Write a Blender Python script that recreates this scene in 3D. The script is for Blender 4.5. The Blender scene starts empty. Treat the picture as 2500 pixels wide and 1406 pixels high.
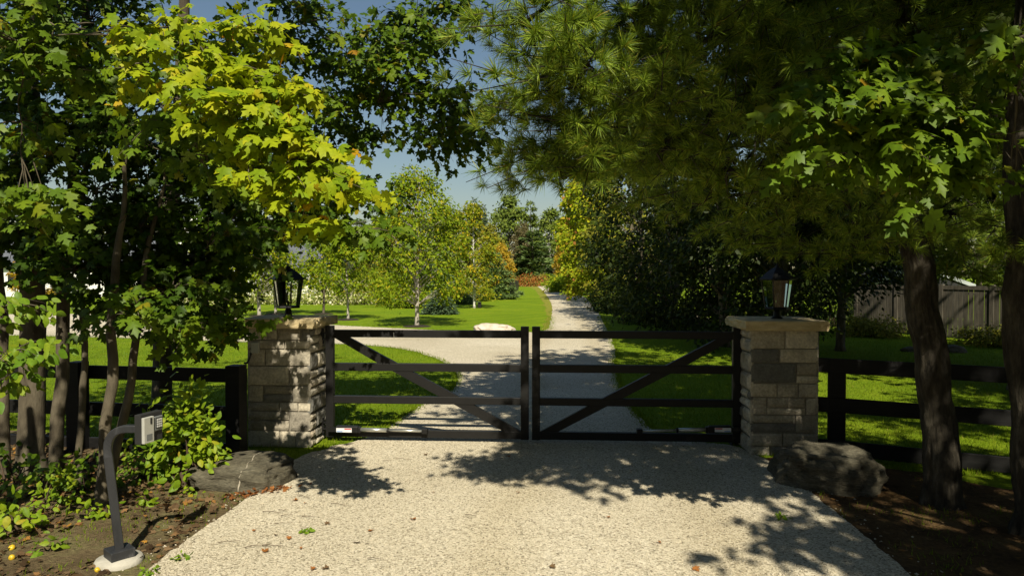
import bpy, math, random, zlib
import numpy as np
from mathutils import Vector, Matrix, noise as mnoise
from mathutils.geometry import tessellate_polygon

SC = bpy.context.scene
COL = SC.collection
R = math.radians

# ------------------------------------------------------------------ camera, world, sun
CAM_H, YAW, PITCH, FPX = 1.94, R(3.5), R(1.065), 1667.0
cam_data = bpy.data.cameras.new("camera")
cam = bpy.data.objects.new("camera", cam_data)
COL.objects.link(cam)
cam.location = (0, 0, CAM_H)
cam.rotation_euler = (R(90) - PITCH, 0, YAW)
cam_data.sensor_width = 36.0
cam_data.lens = 36.0 * FPX / 2500.0
cam_data.clip_start = 0.05
cam_data.clip_end = 3000
SC.camera = cam

SUN_EL = R(45)
SUN_H = Vector((0.197, -0.98, 0)).normalized()
SUN_DIR = Vector((SUN_H.x * math.cos(SUN_EL), SUN_H.y * math.cos(SUN_EL), math.sin(SUN_EL)))
world = bpy.data.worlds.new("World")
SC.world = world
world.use_nodes = True
wn = world.node_tree
wn.nodes.clear()
sky = wn.nodes.new("ShaderNodeTexSky")
sky.sky_type = 'NISHITA'
sky.sun_disc = False
sky.sun_elevation = SUN_EL
sky.sun_rotation = math.atan2(SUN_H.x, SUN_H.y)
sky.dust_density = 0.6
sky.air_density = 1.45
sky.ozone_density = 2.6
bg = wn.nodes.new("ShaderNodeBackground")
bg.inputs["Strength"].default_value = 0.052
wo = wn.nodes.new("ShaderNodeOutputWorld")
wn.links.new(sky.outputs[0], bg.inputs[0])
wn.links.new(bg.outputs[0], wo.inputs[0])

sl = bpy.data.lights.new("sun", 'SUN')
sl.energy = 5.0
sl.angle = R(0.5)
sl.color = (1.0, 0.925, 0.75)
sun = bpy.data.objects.new("sun", sl)
COL.objects.link(sun)
sun.rotation_euler = (-SUN_DIR).to_track_quat('-Z', 'Y').to_euler()
sun.location = SUN_DIR * 60

SC.view_settings.view_transform = 'Standard'
SC.view_settings.look = 'None'
SC.view_settings.gamma = 1.0
SC.view_settings.exposure = 0.42
SC.cycles.max_bounces = 6
SC.cycles.diffuse_bounces = 2
SC.cycles.glossy_bounces = 2
SC.cycles.transmission_bounces = 4
SC.cycles.transparent_max_bounces = 8
SC.cycles.sample_clamp_indirect = 4.0
SC.cycles.use_denoising = True

# ------------------------------------------------------------------ photo geometry -> world
FWD = Vector((-math.sin(YAW) * math.cos(PITCH), math.cos(YAW) * math.cos(PITCH), -math.sin(PITCH)))
RGT = Vector((math.cos(YAW), math.sin(YAW), 0))
UPV = RGT.cross(FWD)
CAMP = Vector((0, 0, CAM_H))
FH = Vector((-math.sin(YAW), math.cos(YAW), 0))


def ray(px, py):
    return FWD + RGT * ((px - 1250) / FPX) - UPV * ((py - 703) / FPX)


def P(px, py, d):
    v = ray(px, py)
    return CAMP + v * (d / v.dot(FH))


def PY(px, py, Y):
    v = ray(px, py)
    return CAMP + v * (Y / v.y)


def G(px, py, z=0.0):
    v = ray(px, py)
    return CAMP + v * ((z - CAM_H) / v.z)


def RS(name):
    return np.random.RandomState(zlib.crc32(name.encode()) & 0x7fffffff)


# ------------------------------------------------------------------ objects, tags
def obj(name, verts, faces, mat, parent=None, loc=None, smooth=False, bevel=0.0, mats=None, midx=None):
    me = bpy.data.meshes.new(name)
    if isinstance(verts, np.ndarray):
        faces = np.asarray(faces, dtype=np.int32)
        nv, nf, k = len(verts), len(faces), faces.shape[1]
        me.vertices.add(nv)
        me.vertices.foreach_set("co", verts.astype(np.float32).ravel())
        me.loops.add(nf * k)
        me.loops.foreach_set("vertex_index", faces.ravel())
        me.polygons.add(nf)
        me.polygons.foreach_set("loop_start", np.arange(0, nf * k, k, dtype=np.int32))
        me.polygons.foreach_set("loop_total", np.full(nf, k, dtype=np.int32))
        me.update(calc_edges=True)
    else:
        me.from_pydata([tuple(v) for v in verts], [], faces)
        me.update()
    for m in (mats or [mat]):
        me.materials.append(m)
    if midx is not None:
        me.polygons.foreach_set("material_index", midx)
    if smooth:
        me.polygons.foreach_set("use_smooth", [True] * len(me.polygons))
    o = bpy.data.objects.new(name, me)
    COL.objects.link(o)
    if parent is not None:
        o.parent = parent
    if loc is not None:
        o.location = loc
    if bevel > 0:
        b = o.modifiers.new("bevel", 'BEVEL')
        b.width = bevel
        b.segments = 2
        b.limit_method = 'ANGLE'
    return o


def tag(o, label=None, cat=None, group=None, kind=None):
    if label:
        o["label"] = label
    if cat:
        o["category"] = cat
    if group:
        o["group"] = group
    if kind:
        o["kind"] = kind
    return o


def thing(name, label, cat, loc, group=None, rz=0.0):
    o = bpy.data.objects.new(name, None)
    o.empty_display_size = 0.2
    COL.objects.link(o)
    o.location = loc
    o.rotation_euler = (0, 0, rz)
    return tag(o, label, cat, group)


def dup(root, loc, rz=0.0, scale=1.0, label=None, group=None):
    r = root.copy()
    COL.objects.link(r)
    r.location = loc
    r.rotation_euler = (0, 0, rz)
    r.scale = (scale, scale, scale) if not isinstance(scale, tuple) else scale
    if label:
        r["label"] = label
    if group:
        r["group"] = group
    for ch in root.children:
        c = ch.copy()
        COL.objects.link(c)
        c.parent = r
        for g in ch.children:
            d = g.copy()
            COL.objects.link(d)
            d.parent = c
    return r


class MB:
    """collects boxes, beams, tubes, lathes; build() links one mesh object"""

    def __init__(self):
        self.v, self.f = [], []

    def add(self, vs, fs):
        n = len(self.v)
        self.v += [Vector(v) for v in vs]
        self.f += [tuple(i + n for i in f) for f in fs]

    def box(self, lo, hi, mat=None):
        x0, y0, z0 = lo
        x1, y1, z1 = hi
        vs = [Vector(p) for p in ((x0, y0, z0), (x1, y0, z0), (x1, y1, z0), (x0, y1, z0),
                                  (x0, y0, z1), (x1, y0, z1), (x1, y1, z1), (x0, y1, z1))]
        if mat is not None:
            vs = [mat @ v for v in vs]
        self.add(vs, [(3, 2, 1, 0), (4, 5, 6, 7), (0, 1, 5, 4), (1, 2, 6, 5), (2, 3, 7, 6), (3, 0, 4, 7)])
        return self

    def beam(self, p0, p1, w, h, up=(0, 0, 1)):
        p0, p1 = Vector(p0), Vector(p1)
        d = (p1 - p0)
        L = d.length
        x = d.normalized()
        y = Vector(up).cross(x).normalized()
        z = x.cross(y)
        m = Matrix((x, y, z)).transposed().to_4x4()
        m.translation = p0
        return self.box((0, -w / 2, -h / 2), (L, w / 2, h / 2), m)

    def tube(self, pts, rad, n=8, cap=True):
        pts = [Vector(p) for p in pts]
        rad = list(rad) if hasattr(rad, '__len__') else [rad] * len(pts)
        base = len(self.v)
        prev = None
        for i, p in enumerate(pts):
            a = pts[max(0, i - 1)]
            b = pts[min(len(pts) - 1, i + 1)]
            t = (b - a)
            if t.length < 1e-9:
                t = Vector((0, 0, 1))
            t.normalize()
            if prev is None:
                ref = Vector((1, 0, 0)) if abs(t.x) < 0.8 else Vector((0, 1, 0))
                u = t.cross(ref).normalized()
            else:
                u = (prev - t * prev.dot(t))
                u = u.normalized() if u.length > 1e-6 else t.orthogonal().normalized()
            prev = u
            w = t.cross(u)
            for k in range(n):
                a_ = 2 * math.pi * k / n
                self.v.append(p + (u * math.cos(a_) + w * math.sin(a_)) * rad[i])
        for i in range(len(pts) - 1):
            for k in range(n):
                k2 = (k + 1) % n
                self.f.append((base + i * n + k, base + i * n + k2, base + (i + 1) * n + k2, base + (i + 1) * n + k))
        if cap:
            self.f.append(tuple(base + k for k in reversed(range(n))))
            self.f.append(tuple(base + (len(pts) - 1) * n + k for k in range(n)))
        return self

    def lathe(self, prof, n=16, c=(0, 0, 0), rot=0.0):
        base = len(self.v)
        for r, z in prof:
            for k in range(n):
                a = 2 * math.pi * k / n + rot
                self.v.append(Vector((c[0] + r * math.cos(a), c[1] + r * math.sin(a), c[2] + z)))
        for i in range(len(prof) - 1):
            for k in range(n):
                k2 = (k + 1) % n
                self.f.append((base + i * n + k, base + i * n + k2, base + (i + 1) * n + k2, base + (i + 1) * n + k))
        self.f.append(tuple(base + k for k in reversed(range(n))))
        self.f.append(tuple(base + (len(prof) - 1) * n + k for k in range(n)))
        return self

    def build(self, name, mat, parent=None, loc=None, smooth=False, bevel=0.0):
        return obj(name, self.v, self.f, mat, parent, loc, smooth, bevel)


# ------------------------------------------------------------------ materials
def new_mat(name):
    m = bpy.data.materials.new(name)
    m.use_nodes = True
    nt = m.node_tree
    nt.nodes.clear()
    out = nt.nodes.new("ShaderNodeOutputMaterial")
    return m, nt, out


def nd(nt, typ, **kw):
    n = nt.nodes.new(typ)
    for k, v in kw.items():
        if k in n.inputs:
            n.inputs[k].default_value = v
        else:
            setattr(n, k, v)
    return n


def ramp(nt, fac, stops, interp='LINEAR'):
    r = nt.nodes.new("ShaderNodeValToRGB")
    cr = r.color_ramp
    cr.interpolation = interp
    while len(cr.elements) < len(stops):
        cr.elements.new(0.5)
    for e, (p, c) in zip(cr.elements, stops):
        e.position = p
        e.color = (c[0], c[1], c[2], 1)
    nt.links.new(fac, r.inputs[0])
    return r


def mixc(nt, a, b, fac, blend='MIX'):
    m = nt.nodes.new("ShaderNodeMix")
    m.data_type = 'RGBA'
    m.blend_type = blend
    for sock, val in ((m.inputs[0], fac), (m.inputs[6], a), (m.inputs[7], b)):
        if hasattr(val, 'is_linked') or hasattr(val, 'links'):
            nt.links.new(val, sock)
        elif isinstance(val, (int, float)):
            sock.default_value = val
        else:
            sock.default_value = (val[0], val[1], val[2], 1)
    return m.outputs[2]


def leaf_mat(name, stops, trans=0.35, rough=0.5, spec=0.25, tmul=(1.25, 1.2, 0.6)):
    m, nt, out = new_mat(name)
    g = nt.nodes.new("ShaderNodeNewGeometry")
    r = ramp(nt, g.outputs["Random Per Island"], stops)
    tc = nt.nodes.new("ShaderNodeTexCoord")
    no = nd(nt, "ShaderNodeTexNoise", Scale=45.0, Detail=2.0)
    nt.links.new(tc.outputs["Object"], no.inputs["Vector"])
    v = ramp(nt, no.outputs["Fac"], [(0.3, (0.82, 0.82, 0.82)), (0.7, (1.12, 1.12, 1.12))])
    c = mixc(nt, r.outputs[0], v.outputs[0], 1.0, 'MULTIPLY')
    p = nd(nt, "ShaderNodeBsdfPrincipled", Roughness=rough)
    p.inputs["Specular IOR Level"].default_value = spec
    nt.links.new(c, p.inputs["Base Color"])
    t = nt.nodes.new("ShaderNodeBsdfTranslucent")
    tcol = mixc(nt, c, tmul, 1.0, 'MULTIPLY')
    nt.links.new(tcol, t.inputs[0])
    mx = nd(nt, "ShaderNodeMixShader")
    mx.inputs[0].default_value = trans
    nt.links.new(p.outputs[0], mx.inputs[1])
    nt.links.new(t.outputs[0], mx.inputs[2])
    nt.links.new(mx.outputs[0], out.inputs[0])
    return m


def rough_mat(name, stops, scale=4.0, detail=6.0, rough=0.85, bump=0.3, bscale=30.0, bdist=0.01, island=None, spec=0.25, stretch=None, metallic=0.0, fine=None):
    """noise coloured, bumped surface; island: colour stops per separate stone multiplied in"""
    m, nt, out = new_mat(name)
    tc = nt.nodes.new("ShaderNodeTexCoord")
    vec = tc.outputs["Object"]
    if stretch:
        mp = nt.nodes.new("ShaderNodeMapping")
        mp.inputs["Scale"].default_value = stretch
        nt.links.new(vec, mp.inputs[0])
        vec = mp.outputs[0]
    n1 = nd(nt, "ShaderNodeTexNoise", Scale=scale, Detail=detail, Roughness=0.6)
    nt.links.new(vec, n1.inputs["Vector"])
    c = ramp(nt, n1.outputs["Fac"], stops).outputs[0]
    if island:
        g = nt.nodes.new("ShaderNodeNewGeometry")
        ir = ramp(nt, g.outputs["Random Per Island"], island)
        c = mixc(nt, c, ir.outputs[0], 1.0, 'MULTIPLY')
    n2 = nd(nt, "ShaderNodeTexNoise", Scale=bscale, Detail=8.0, Roughness=0.65)
    nt.links.new(vec, n2.inputs["Vector"])
    if fine:
        fr = ramp(nt, n2.outputs["Fac"], [(0.35, (fine[0],) * 3), (0.65, (fine[1],) * 3)])
        c = mixc(nt, c, fr.outputs[0], 1.0, 'MULTIPLY')
    b = nd(nt, "ShaderNodeBump", Strength=bump, Distance=bdist)
    nt.links.new(n2.outputs["Fac"], b.inputs["Height"])
    p = nd(nt, "ShaderNodeBsdfPrincipled", Roughness=rough, Metallic=metallic)
    p.inputs["Specular IOR Level"].default_value = spec
    nt.links.new(c, p.inputs["Base Color"])
    nt.links.new(b.outputs[0], p.inputs["Normal"])
    nt.links.new(p.outputs[0], out.inputs[0])
    return m


def flat(c, k=0.85):
    return [(0.3, tuple(x * k for x in c)), (0.7, c)]


M = {}
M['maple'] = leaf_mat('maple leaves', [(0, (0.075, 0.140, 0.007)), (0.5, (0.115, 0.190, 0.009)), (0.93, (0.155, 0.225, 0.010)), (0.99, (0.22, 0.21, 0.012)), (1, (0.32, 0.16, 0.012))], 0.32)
M['maple_dark'] = leaf_mat('maple leaves darkened for shade', [(0, (0.032, 0.068, 0.004)), (0.6, (0.058, 0.110, 0.005)), (0.93, (0.095, 0.150, 0.007)), (0.985, (0.13, 0.17, 0.008)), (1, (0.20, 0.16, 0.012))], 0.24, spec=0.2)  # darker copy of the maple leaves, deep shade put into their colour
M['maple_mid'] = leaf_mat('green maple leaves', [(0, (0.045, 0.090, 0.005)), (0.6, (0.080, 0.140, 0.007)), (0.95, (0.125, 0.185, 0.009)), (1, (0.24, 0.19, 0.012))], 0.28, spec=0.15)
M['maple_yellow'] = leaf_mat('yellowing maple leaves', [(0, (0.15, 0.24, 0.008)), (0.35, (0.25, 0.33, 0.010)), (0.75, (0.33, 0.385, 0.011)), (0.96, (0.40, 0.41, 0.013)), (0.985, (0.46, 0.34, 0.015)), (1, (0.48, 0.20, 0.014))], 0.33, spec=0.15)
M['oval'] = leaf_mat('oval leaves', [(0, (0.10, 0.20, 0.012)), (0.6, (0.17, 0.27, 0.016)), (1, (0.24, 0.30, 0.018))], 0.33)
M['shrub'] = leaf_mat('shrub leaves', [(0, (0.14, 0.24, 0.010)), (0.6, (0.22, 0.32, 0.013)), (0.95, (0.30, 0.36, 0.015)), (1, (0.42, 0.30, 0.03))], 0.35)
M['needle'] = leaf_mat('pine needles', [(0, (0.065, 0.12, 0.013)), (0.5, (0.175, 0.265, 0.024)), (0.92, (0.33, 0.43, 0.038)), (1, (0.36, 0.28, 0.04))], 0.24, 0.45, 0.25, (1.15, 1.15, 0.6))
M['young'] = leaf_mat('young tree leaves', [(0, (0.10, 0.165, 0.008)), (0.5, (0.175, 0.25, 0.010)), (0.88, (0.27, 0.315, 0.013)), (1, (0.38, 0.32, 0.015))], 0.3, spec=0.08)
M['birchleaf'] = leaf_mat('birch leaves', [(0, (0.12, 0.17, 0.012)), (0.6, (0.21, 0.25, 0.014)), (0.85, (0.34, 0.30, 0.016)), (1, (0.48, 0.33, 0.016))], 0.3, spec=0.08)
M['spruce'] = leaf_mat('spruce needles', [(0, (0.035, 0.065, 0.028)), (0.6, (0.06, 0.10, 0.042)), (1, (0.09, 0.13, 0.06))], 0.12)
M['bluepine'] = leaf_mat('blue green needles', [(0, (0.09, 0.15, 0.05)), (0.6, (0.15, 0.22, 0.065)), (1, (0.21, 0.28, 0.09))], 0.15, spec=0.1)
M['forest'] = leaf_mat('forest leaves', [(0, (0.085, 0.125, 0.022)), (0.6, (0.135, 0.185, 0.030)), (1, (0.20, 0.24, 0.035))], 0.2, spec=0.08)
M['forest_olive'] = leaf_mat('olive forest leaves', [(0, (0.14, 0.15, 0.02)), (0.6, (0.22, 0.22, 0.025)), (1, (0.32, 0.27, 0.03))], 0.2, spec=0.08)
M['forest_gold'] = leaf_mat('golden leaves', [(0, (0.32, 0.24, 0.015)), (0.6, (0.45, 0.32, 0.018)), (1, (0.5, 0.24, 0.02))], 0.25)
M['forest_brown'] = leaf_mat('brown leaves', [(0, (0.085, 0.075, 0.03)), (1, (0.14, 0.115, 0.04))], 0.2)
M['turning'] = leaf_mat('turning maple leaves', [(0, (0.13, 0.18, 0.009)), (0.55, (0.25, 0.31, 0.012)), (0.9, (0.40, 0.38, 0.015)), (0.97, (0.44, 0.26, 0.03)), (1, (0.44, 0.17, 0.06))], 0.28, spec=0.08)
M['sumac'] = leaf_mat('orange leaves', [(0, (0.28, 0.07, 0.02)), (0.4, (0.36, 0.13, 0.025)), (0.7, (0.26, 0.20, 0.03)), (1, (0.16, 0.19, 0.03))], 0.25)
M['dark_tree'] = leaf_mat('dark hedge leaves', [(0, (0.016, 0.028, 0.004)), (0.6, (0.028, 0.045, 0.005)), (0.93, (0.05, 0.068, 0.007)), (1, (0.11, 0.12, 0.010))], 0.18, spec=0.12)
M['flower'] = leaf_mat('pale flower heads', [(0, (0.16, 0.22, 0.03)), (0.5, (0.3, 0.34, 0.05)), (0.55, (0.6, 0.58, 0.25)), (1, (0.75, 0.72, 0.5))], 0.25)
M['grass'] = leaf_mat('grass blades', [(0, (0.10, 0.165, 0.006)), (0.6, (0.16, 0.235, 0.008)), (0.95, (0.21, 0.27, 0.011)), (1, (0.32, 0.28, 0.07))], 0.3, 0.6, 0.1)
M['litter'] = leaf_mat('dry leaves', [(0, (0.045, 0.028, 0.015)), (0.4, (0.11, 0.068, 0.034)), (0.75, (0.19, 0.125, 0.066)), (0.93, (0.24, 0.12, 0.04)), (1, (0.40, 0.20, 0.03))], 0.12, 0.8, 0.1, (1, 0.9, 0.7))
M['orangeleaf'] = leaf_mat('orange dry leaves', [(0, (0.20, 0.075, 0.025)), (0.6, (0.32, 0.13, 0.035)), (1, (0.17, 0.085, 0.045))], 0.15, 0.7, 0.15)
M['bark_grey'] = rough_mat('grey bark', [(0.3, (0.045, 0.036, 0.024)), (0.5, (0.10, 0.083, 0.056)), (0.72, (0.17, 0.145, 0.10))], 9, 6, 0.9, 0.7, 40, 0.012, stretch=(1, 1, 0.35))
M['bark_dark'] = rough_mat('furrowed bark', [(0.3, (0.024, 0.0205, 0.015)), (0.55, (0.066, 0.056, 0.040)), (0.75, (0.135, 0.118, 0.086))], 14, 6, 0.95, 1.0, 34, 0.03, stretch=(1, 1, 0.28), fine=(0.6, 1.15))
M['bark_birch'] = rough_mat('white bark', [(0.35, (0.16, 0.13, 0.1)), (0.45, (0.55, 0.52, 0.46)), (0.7, (0.68, 0.65, 0.6))], 6, 4, 0.8, 0.3, 30, stretch=(0.6, 0.6, 2.5))
M['wrap'] = rough_mat('pale young bark', flat((0.40, 0.36, 0.30)), 5, 4, 0.8, 0.2, 30)
M['black_metal'] = rough_mat('black painted metal', flat((0.013, 0.0125, 0.012), 0.8), 12, 5, 0.5, 0.08, 90, 0.002, spec=0.28)
M['black_wood'] = rough_mat('black stained boards', [(0.3, (0.006, 0.006, 0.006)), (0.7, (0.014, 0.0135, 0.013))], 6, 6, 0.6, 0.35, 40, 0.004, stretch=(1, 1, 6), spec=0.22)
M['post_paint'] = rough_mat('worn black paint', [(0.3, (0.018, 0.019, 0.021)), (0.62, (0.030, 0.031, 0.034)), (0.75, (0.085, 0.085, 0.088))], 18, 8, 0.5, 0.15, 120, 0.002, spec=0.45, stretch=(1, 1, 0.3))
M['grey_plastic'] = rough_mat('grey plastic', flat((0.42, 0.42, 0.38), 0.93), 8, 3, 0.5, 0.03, 60, 0.001)
M['grey_dark'] = rough_mat('grey keypad', flat((0.16, 0.17, 0.17), 0.9), 8, 3, 0.5, 0.03, 60, 0.001)
M['pad_black'] = rough_mat('keypad face', flat((0.03, 0.03, 0.03), 0.9), 8, 3, 0.5, 0.03, 60, 0.001)
M['button'] = rough_mat('keypad buttons', flat((0.5, 0.5, 0.48), 0.9), 8, 3, 0.5, 0.03, 60, 0.001)
M['silver'] = rough_mat('brushed aluminium', flat((0.55, 0.56, 0.53), 0.9), 20, 3, 0.32, 0.05, 90, 0.001, metallic=0.75)
M['sticker'] = rough_mat('white sticker', flat((0.75, 0.75, 0.76), 0.97), 8, 2, 0.5, 0.0, 60)
M['sticker_red'] = rough_mat('red sticker print', flat((0.5, 0.03, 0.03), 0.97), 8, 2, 0.5, 0.0, 60)
M['sticker_blue'] = rough_mat('blue sticker print', flat((0.18, 0.32, 0.6), 0.97), 8, 2, 0.5, 0.0, 60)
M['mortar'] = rough_mat('mortar', flat((0.34, 0.31, 0.25), 0.8), 12, 5, 0.95, 0.4, 60, 0.006)
M['stone'] = rough_mat('ashlar stone', [(0.25, (0.36, 0.335, 0.285)), (0.5, (0.54, 0.50, 0.425)), (0.75, (0.68, 0.63, 0.53))], 7, 8, 0.9, 0.5, 38, 0.012,
                       island=[(0, (0.30, 0.32, 0.34)), (0.14, (0.42, 0.42, 0.42)), (0.2, (0.58, 0.55, 0.50)), (0.5, (0.82, 0.79, 0.73)), (0.72, (1.0, 0.95, 0.84)), (0.88, (1.08, 1.06, 1.02)), (1, (0.66, 0.56, 0.45))], fine=(0.7, 1.15))
M['cap'] = rough_mat('sandstone cap', [(0.3, (0.44, 0.34, 0.18)), (0.7, (0.66, 0.54, 0.32))], 6, 7, 0.9, 0.5, 30, 0.012, stretch=(1, 1, 3))
M['boulder'] = rough_mat('granite boulder', [(0.3, (0.055, 0.048, 0.032)), (0.5, (0.115, 0.102, 0.070)), (0.62, (0.15, 0.135, 0.095)), (0.75, (0.22, 0.20, 0.145))], 5, 10, 0.95, 0.9, 26, 0.03, stretch=(1, 1, 3.2), fine=(0.65, 1.2))
M['pale_rock'] = rough_mat('pale limestone boulder', [(0.3, (0.42, 0.34, 0.26)), (0.7, (0.66, 0.58, 0.48))], 4, 7, 0.9, 0.5, 20, 0.02)
M['concrete'] = rough_mat('concrete footing', [(0.3, (0.34, 0.32, 0.27)), (0.7, (0.50, 0.47, 0.40))], 9, 7, 0.95, 0.5, 45, 0.008)
M['old_wood'] = rough_mat('weathered boards', [(0.3, (0.072, 0.063, 0.048)), (0.7, (0.145, 0.128, 0.098))], 5, 6, 0.9, 0.4, 30, 0.004, stretch=(3, 3, 0.4), island=[(0, (0.75, 0.75, 0.75)), (1, (1.1, 1.1, 1.1))])
M['white_wall'] = rough_mat('white siding', flat((0.78, 0.77, 0.74), 0.95), 3, 3, 0.8, 0.1, 20)
M['grey_roof'] = rough_mat('grey shingles', flat((0.13, 0.14, 0.16), 0.75), 3, 6, 0.9, 0.4, 14, 0.02)
M['dark_roof'] = rough_mat('dark shed wall', flat((0.03, 0.03, 0.03), 0.8), 3, 4, 0.9, 0.2, 20)
M['eave'] = rough_mat('pale eave board', flat((0.42, 0.45, 0.45), 0.95), 3, 3, 0.7, 0.05, 20)
M['apple'] = rough_mat('yellow apple skin', [(0.35, (0.55, 0.36, 0.02)), (0.7, (0.70, 0.52, 0.03))], 14, 3, 0.4, 0.05, 40, 0.001, spec=0.5)
M['twig'] = rough_mat('twig', flat((0.10, 0.07, 0.045), 0.7), 20, 3, 0.9, 0.2, 60)
M['mulch'] = rough_mat('mulch', flat((0.045, 0.035, 0.025), 0.5), 10, 6, 0.95, 0.8, 40, 0.03)
M['vein'] = rough_mat('quartz vein', [(0.4, (0.16, 0.14, 0.10)), (0.6, (0.36, 0.32, 0.25))], 22, 5, 0.9, 0.4, 40)
M['asphalt'] = rough_mat('asphalt', flat((0.05, 0.05, 0.052), 0.8), 6, 6, 0.95, 0.4, 60, 0.01)
M['candle'] = rough_mat('lamp tube', flat((0.05, 0.05, 0.05)), 8, 2, 0.5, 0.0, 40)


def glass_mat():
    m, nt, out = new_mat('lantern glass')
    tr = nt.nodes.new("ShaderNodeBsdfTransparent")
    tr.inputs[0].default_value = (0.94, 0.965, 0.94, 1)
    gl = nd(nt, "ShaderNodeBsdfGlossy", Roughness=0.04)
    gl.inputs[0].default_value = (0.9, 0.95, 0.9, 1)
    lw = nd(nt, "ShaderNodeFresnel", IOR=1.5)
    ad = nd(nt, "ShaderNodeMath", operation='ADD')
    ad.inputs[1].default_value = 0.05
    nt.links.new(lw.outputs[0], ad.inputs[0])
    mx = nt.nodes.new("ShaderNodeMixShader")
    nt.links.new(ad.outputs[0], mx.inputs[0])
    nt.links.new(tr.outputs[0], mx.inputs[1])
    nt.links.new(gl.outputs[0], mx.inputs[2])
    nt.links.new(mx.outputs[0], out.inputs[0])
    return m


M['glass'] = glass_mat()
m_, nt_, out_ = new_mat('window glass')
p_ = nd(nt_, "ShaderNodeBsdfPrincipled", Roughness=0.08)
p_.inputs["Base Color"].default_value = (0.02, 0.025, 0.03, 1)
nt_.links.new(p_.outputs[0], out_.inputs[0])
M['window'] = m_


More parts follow.
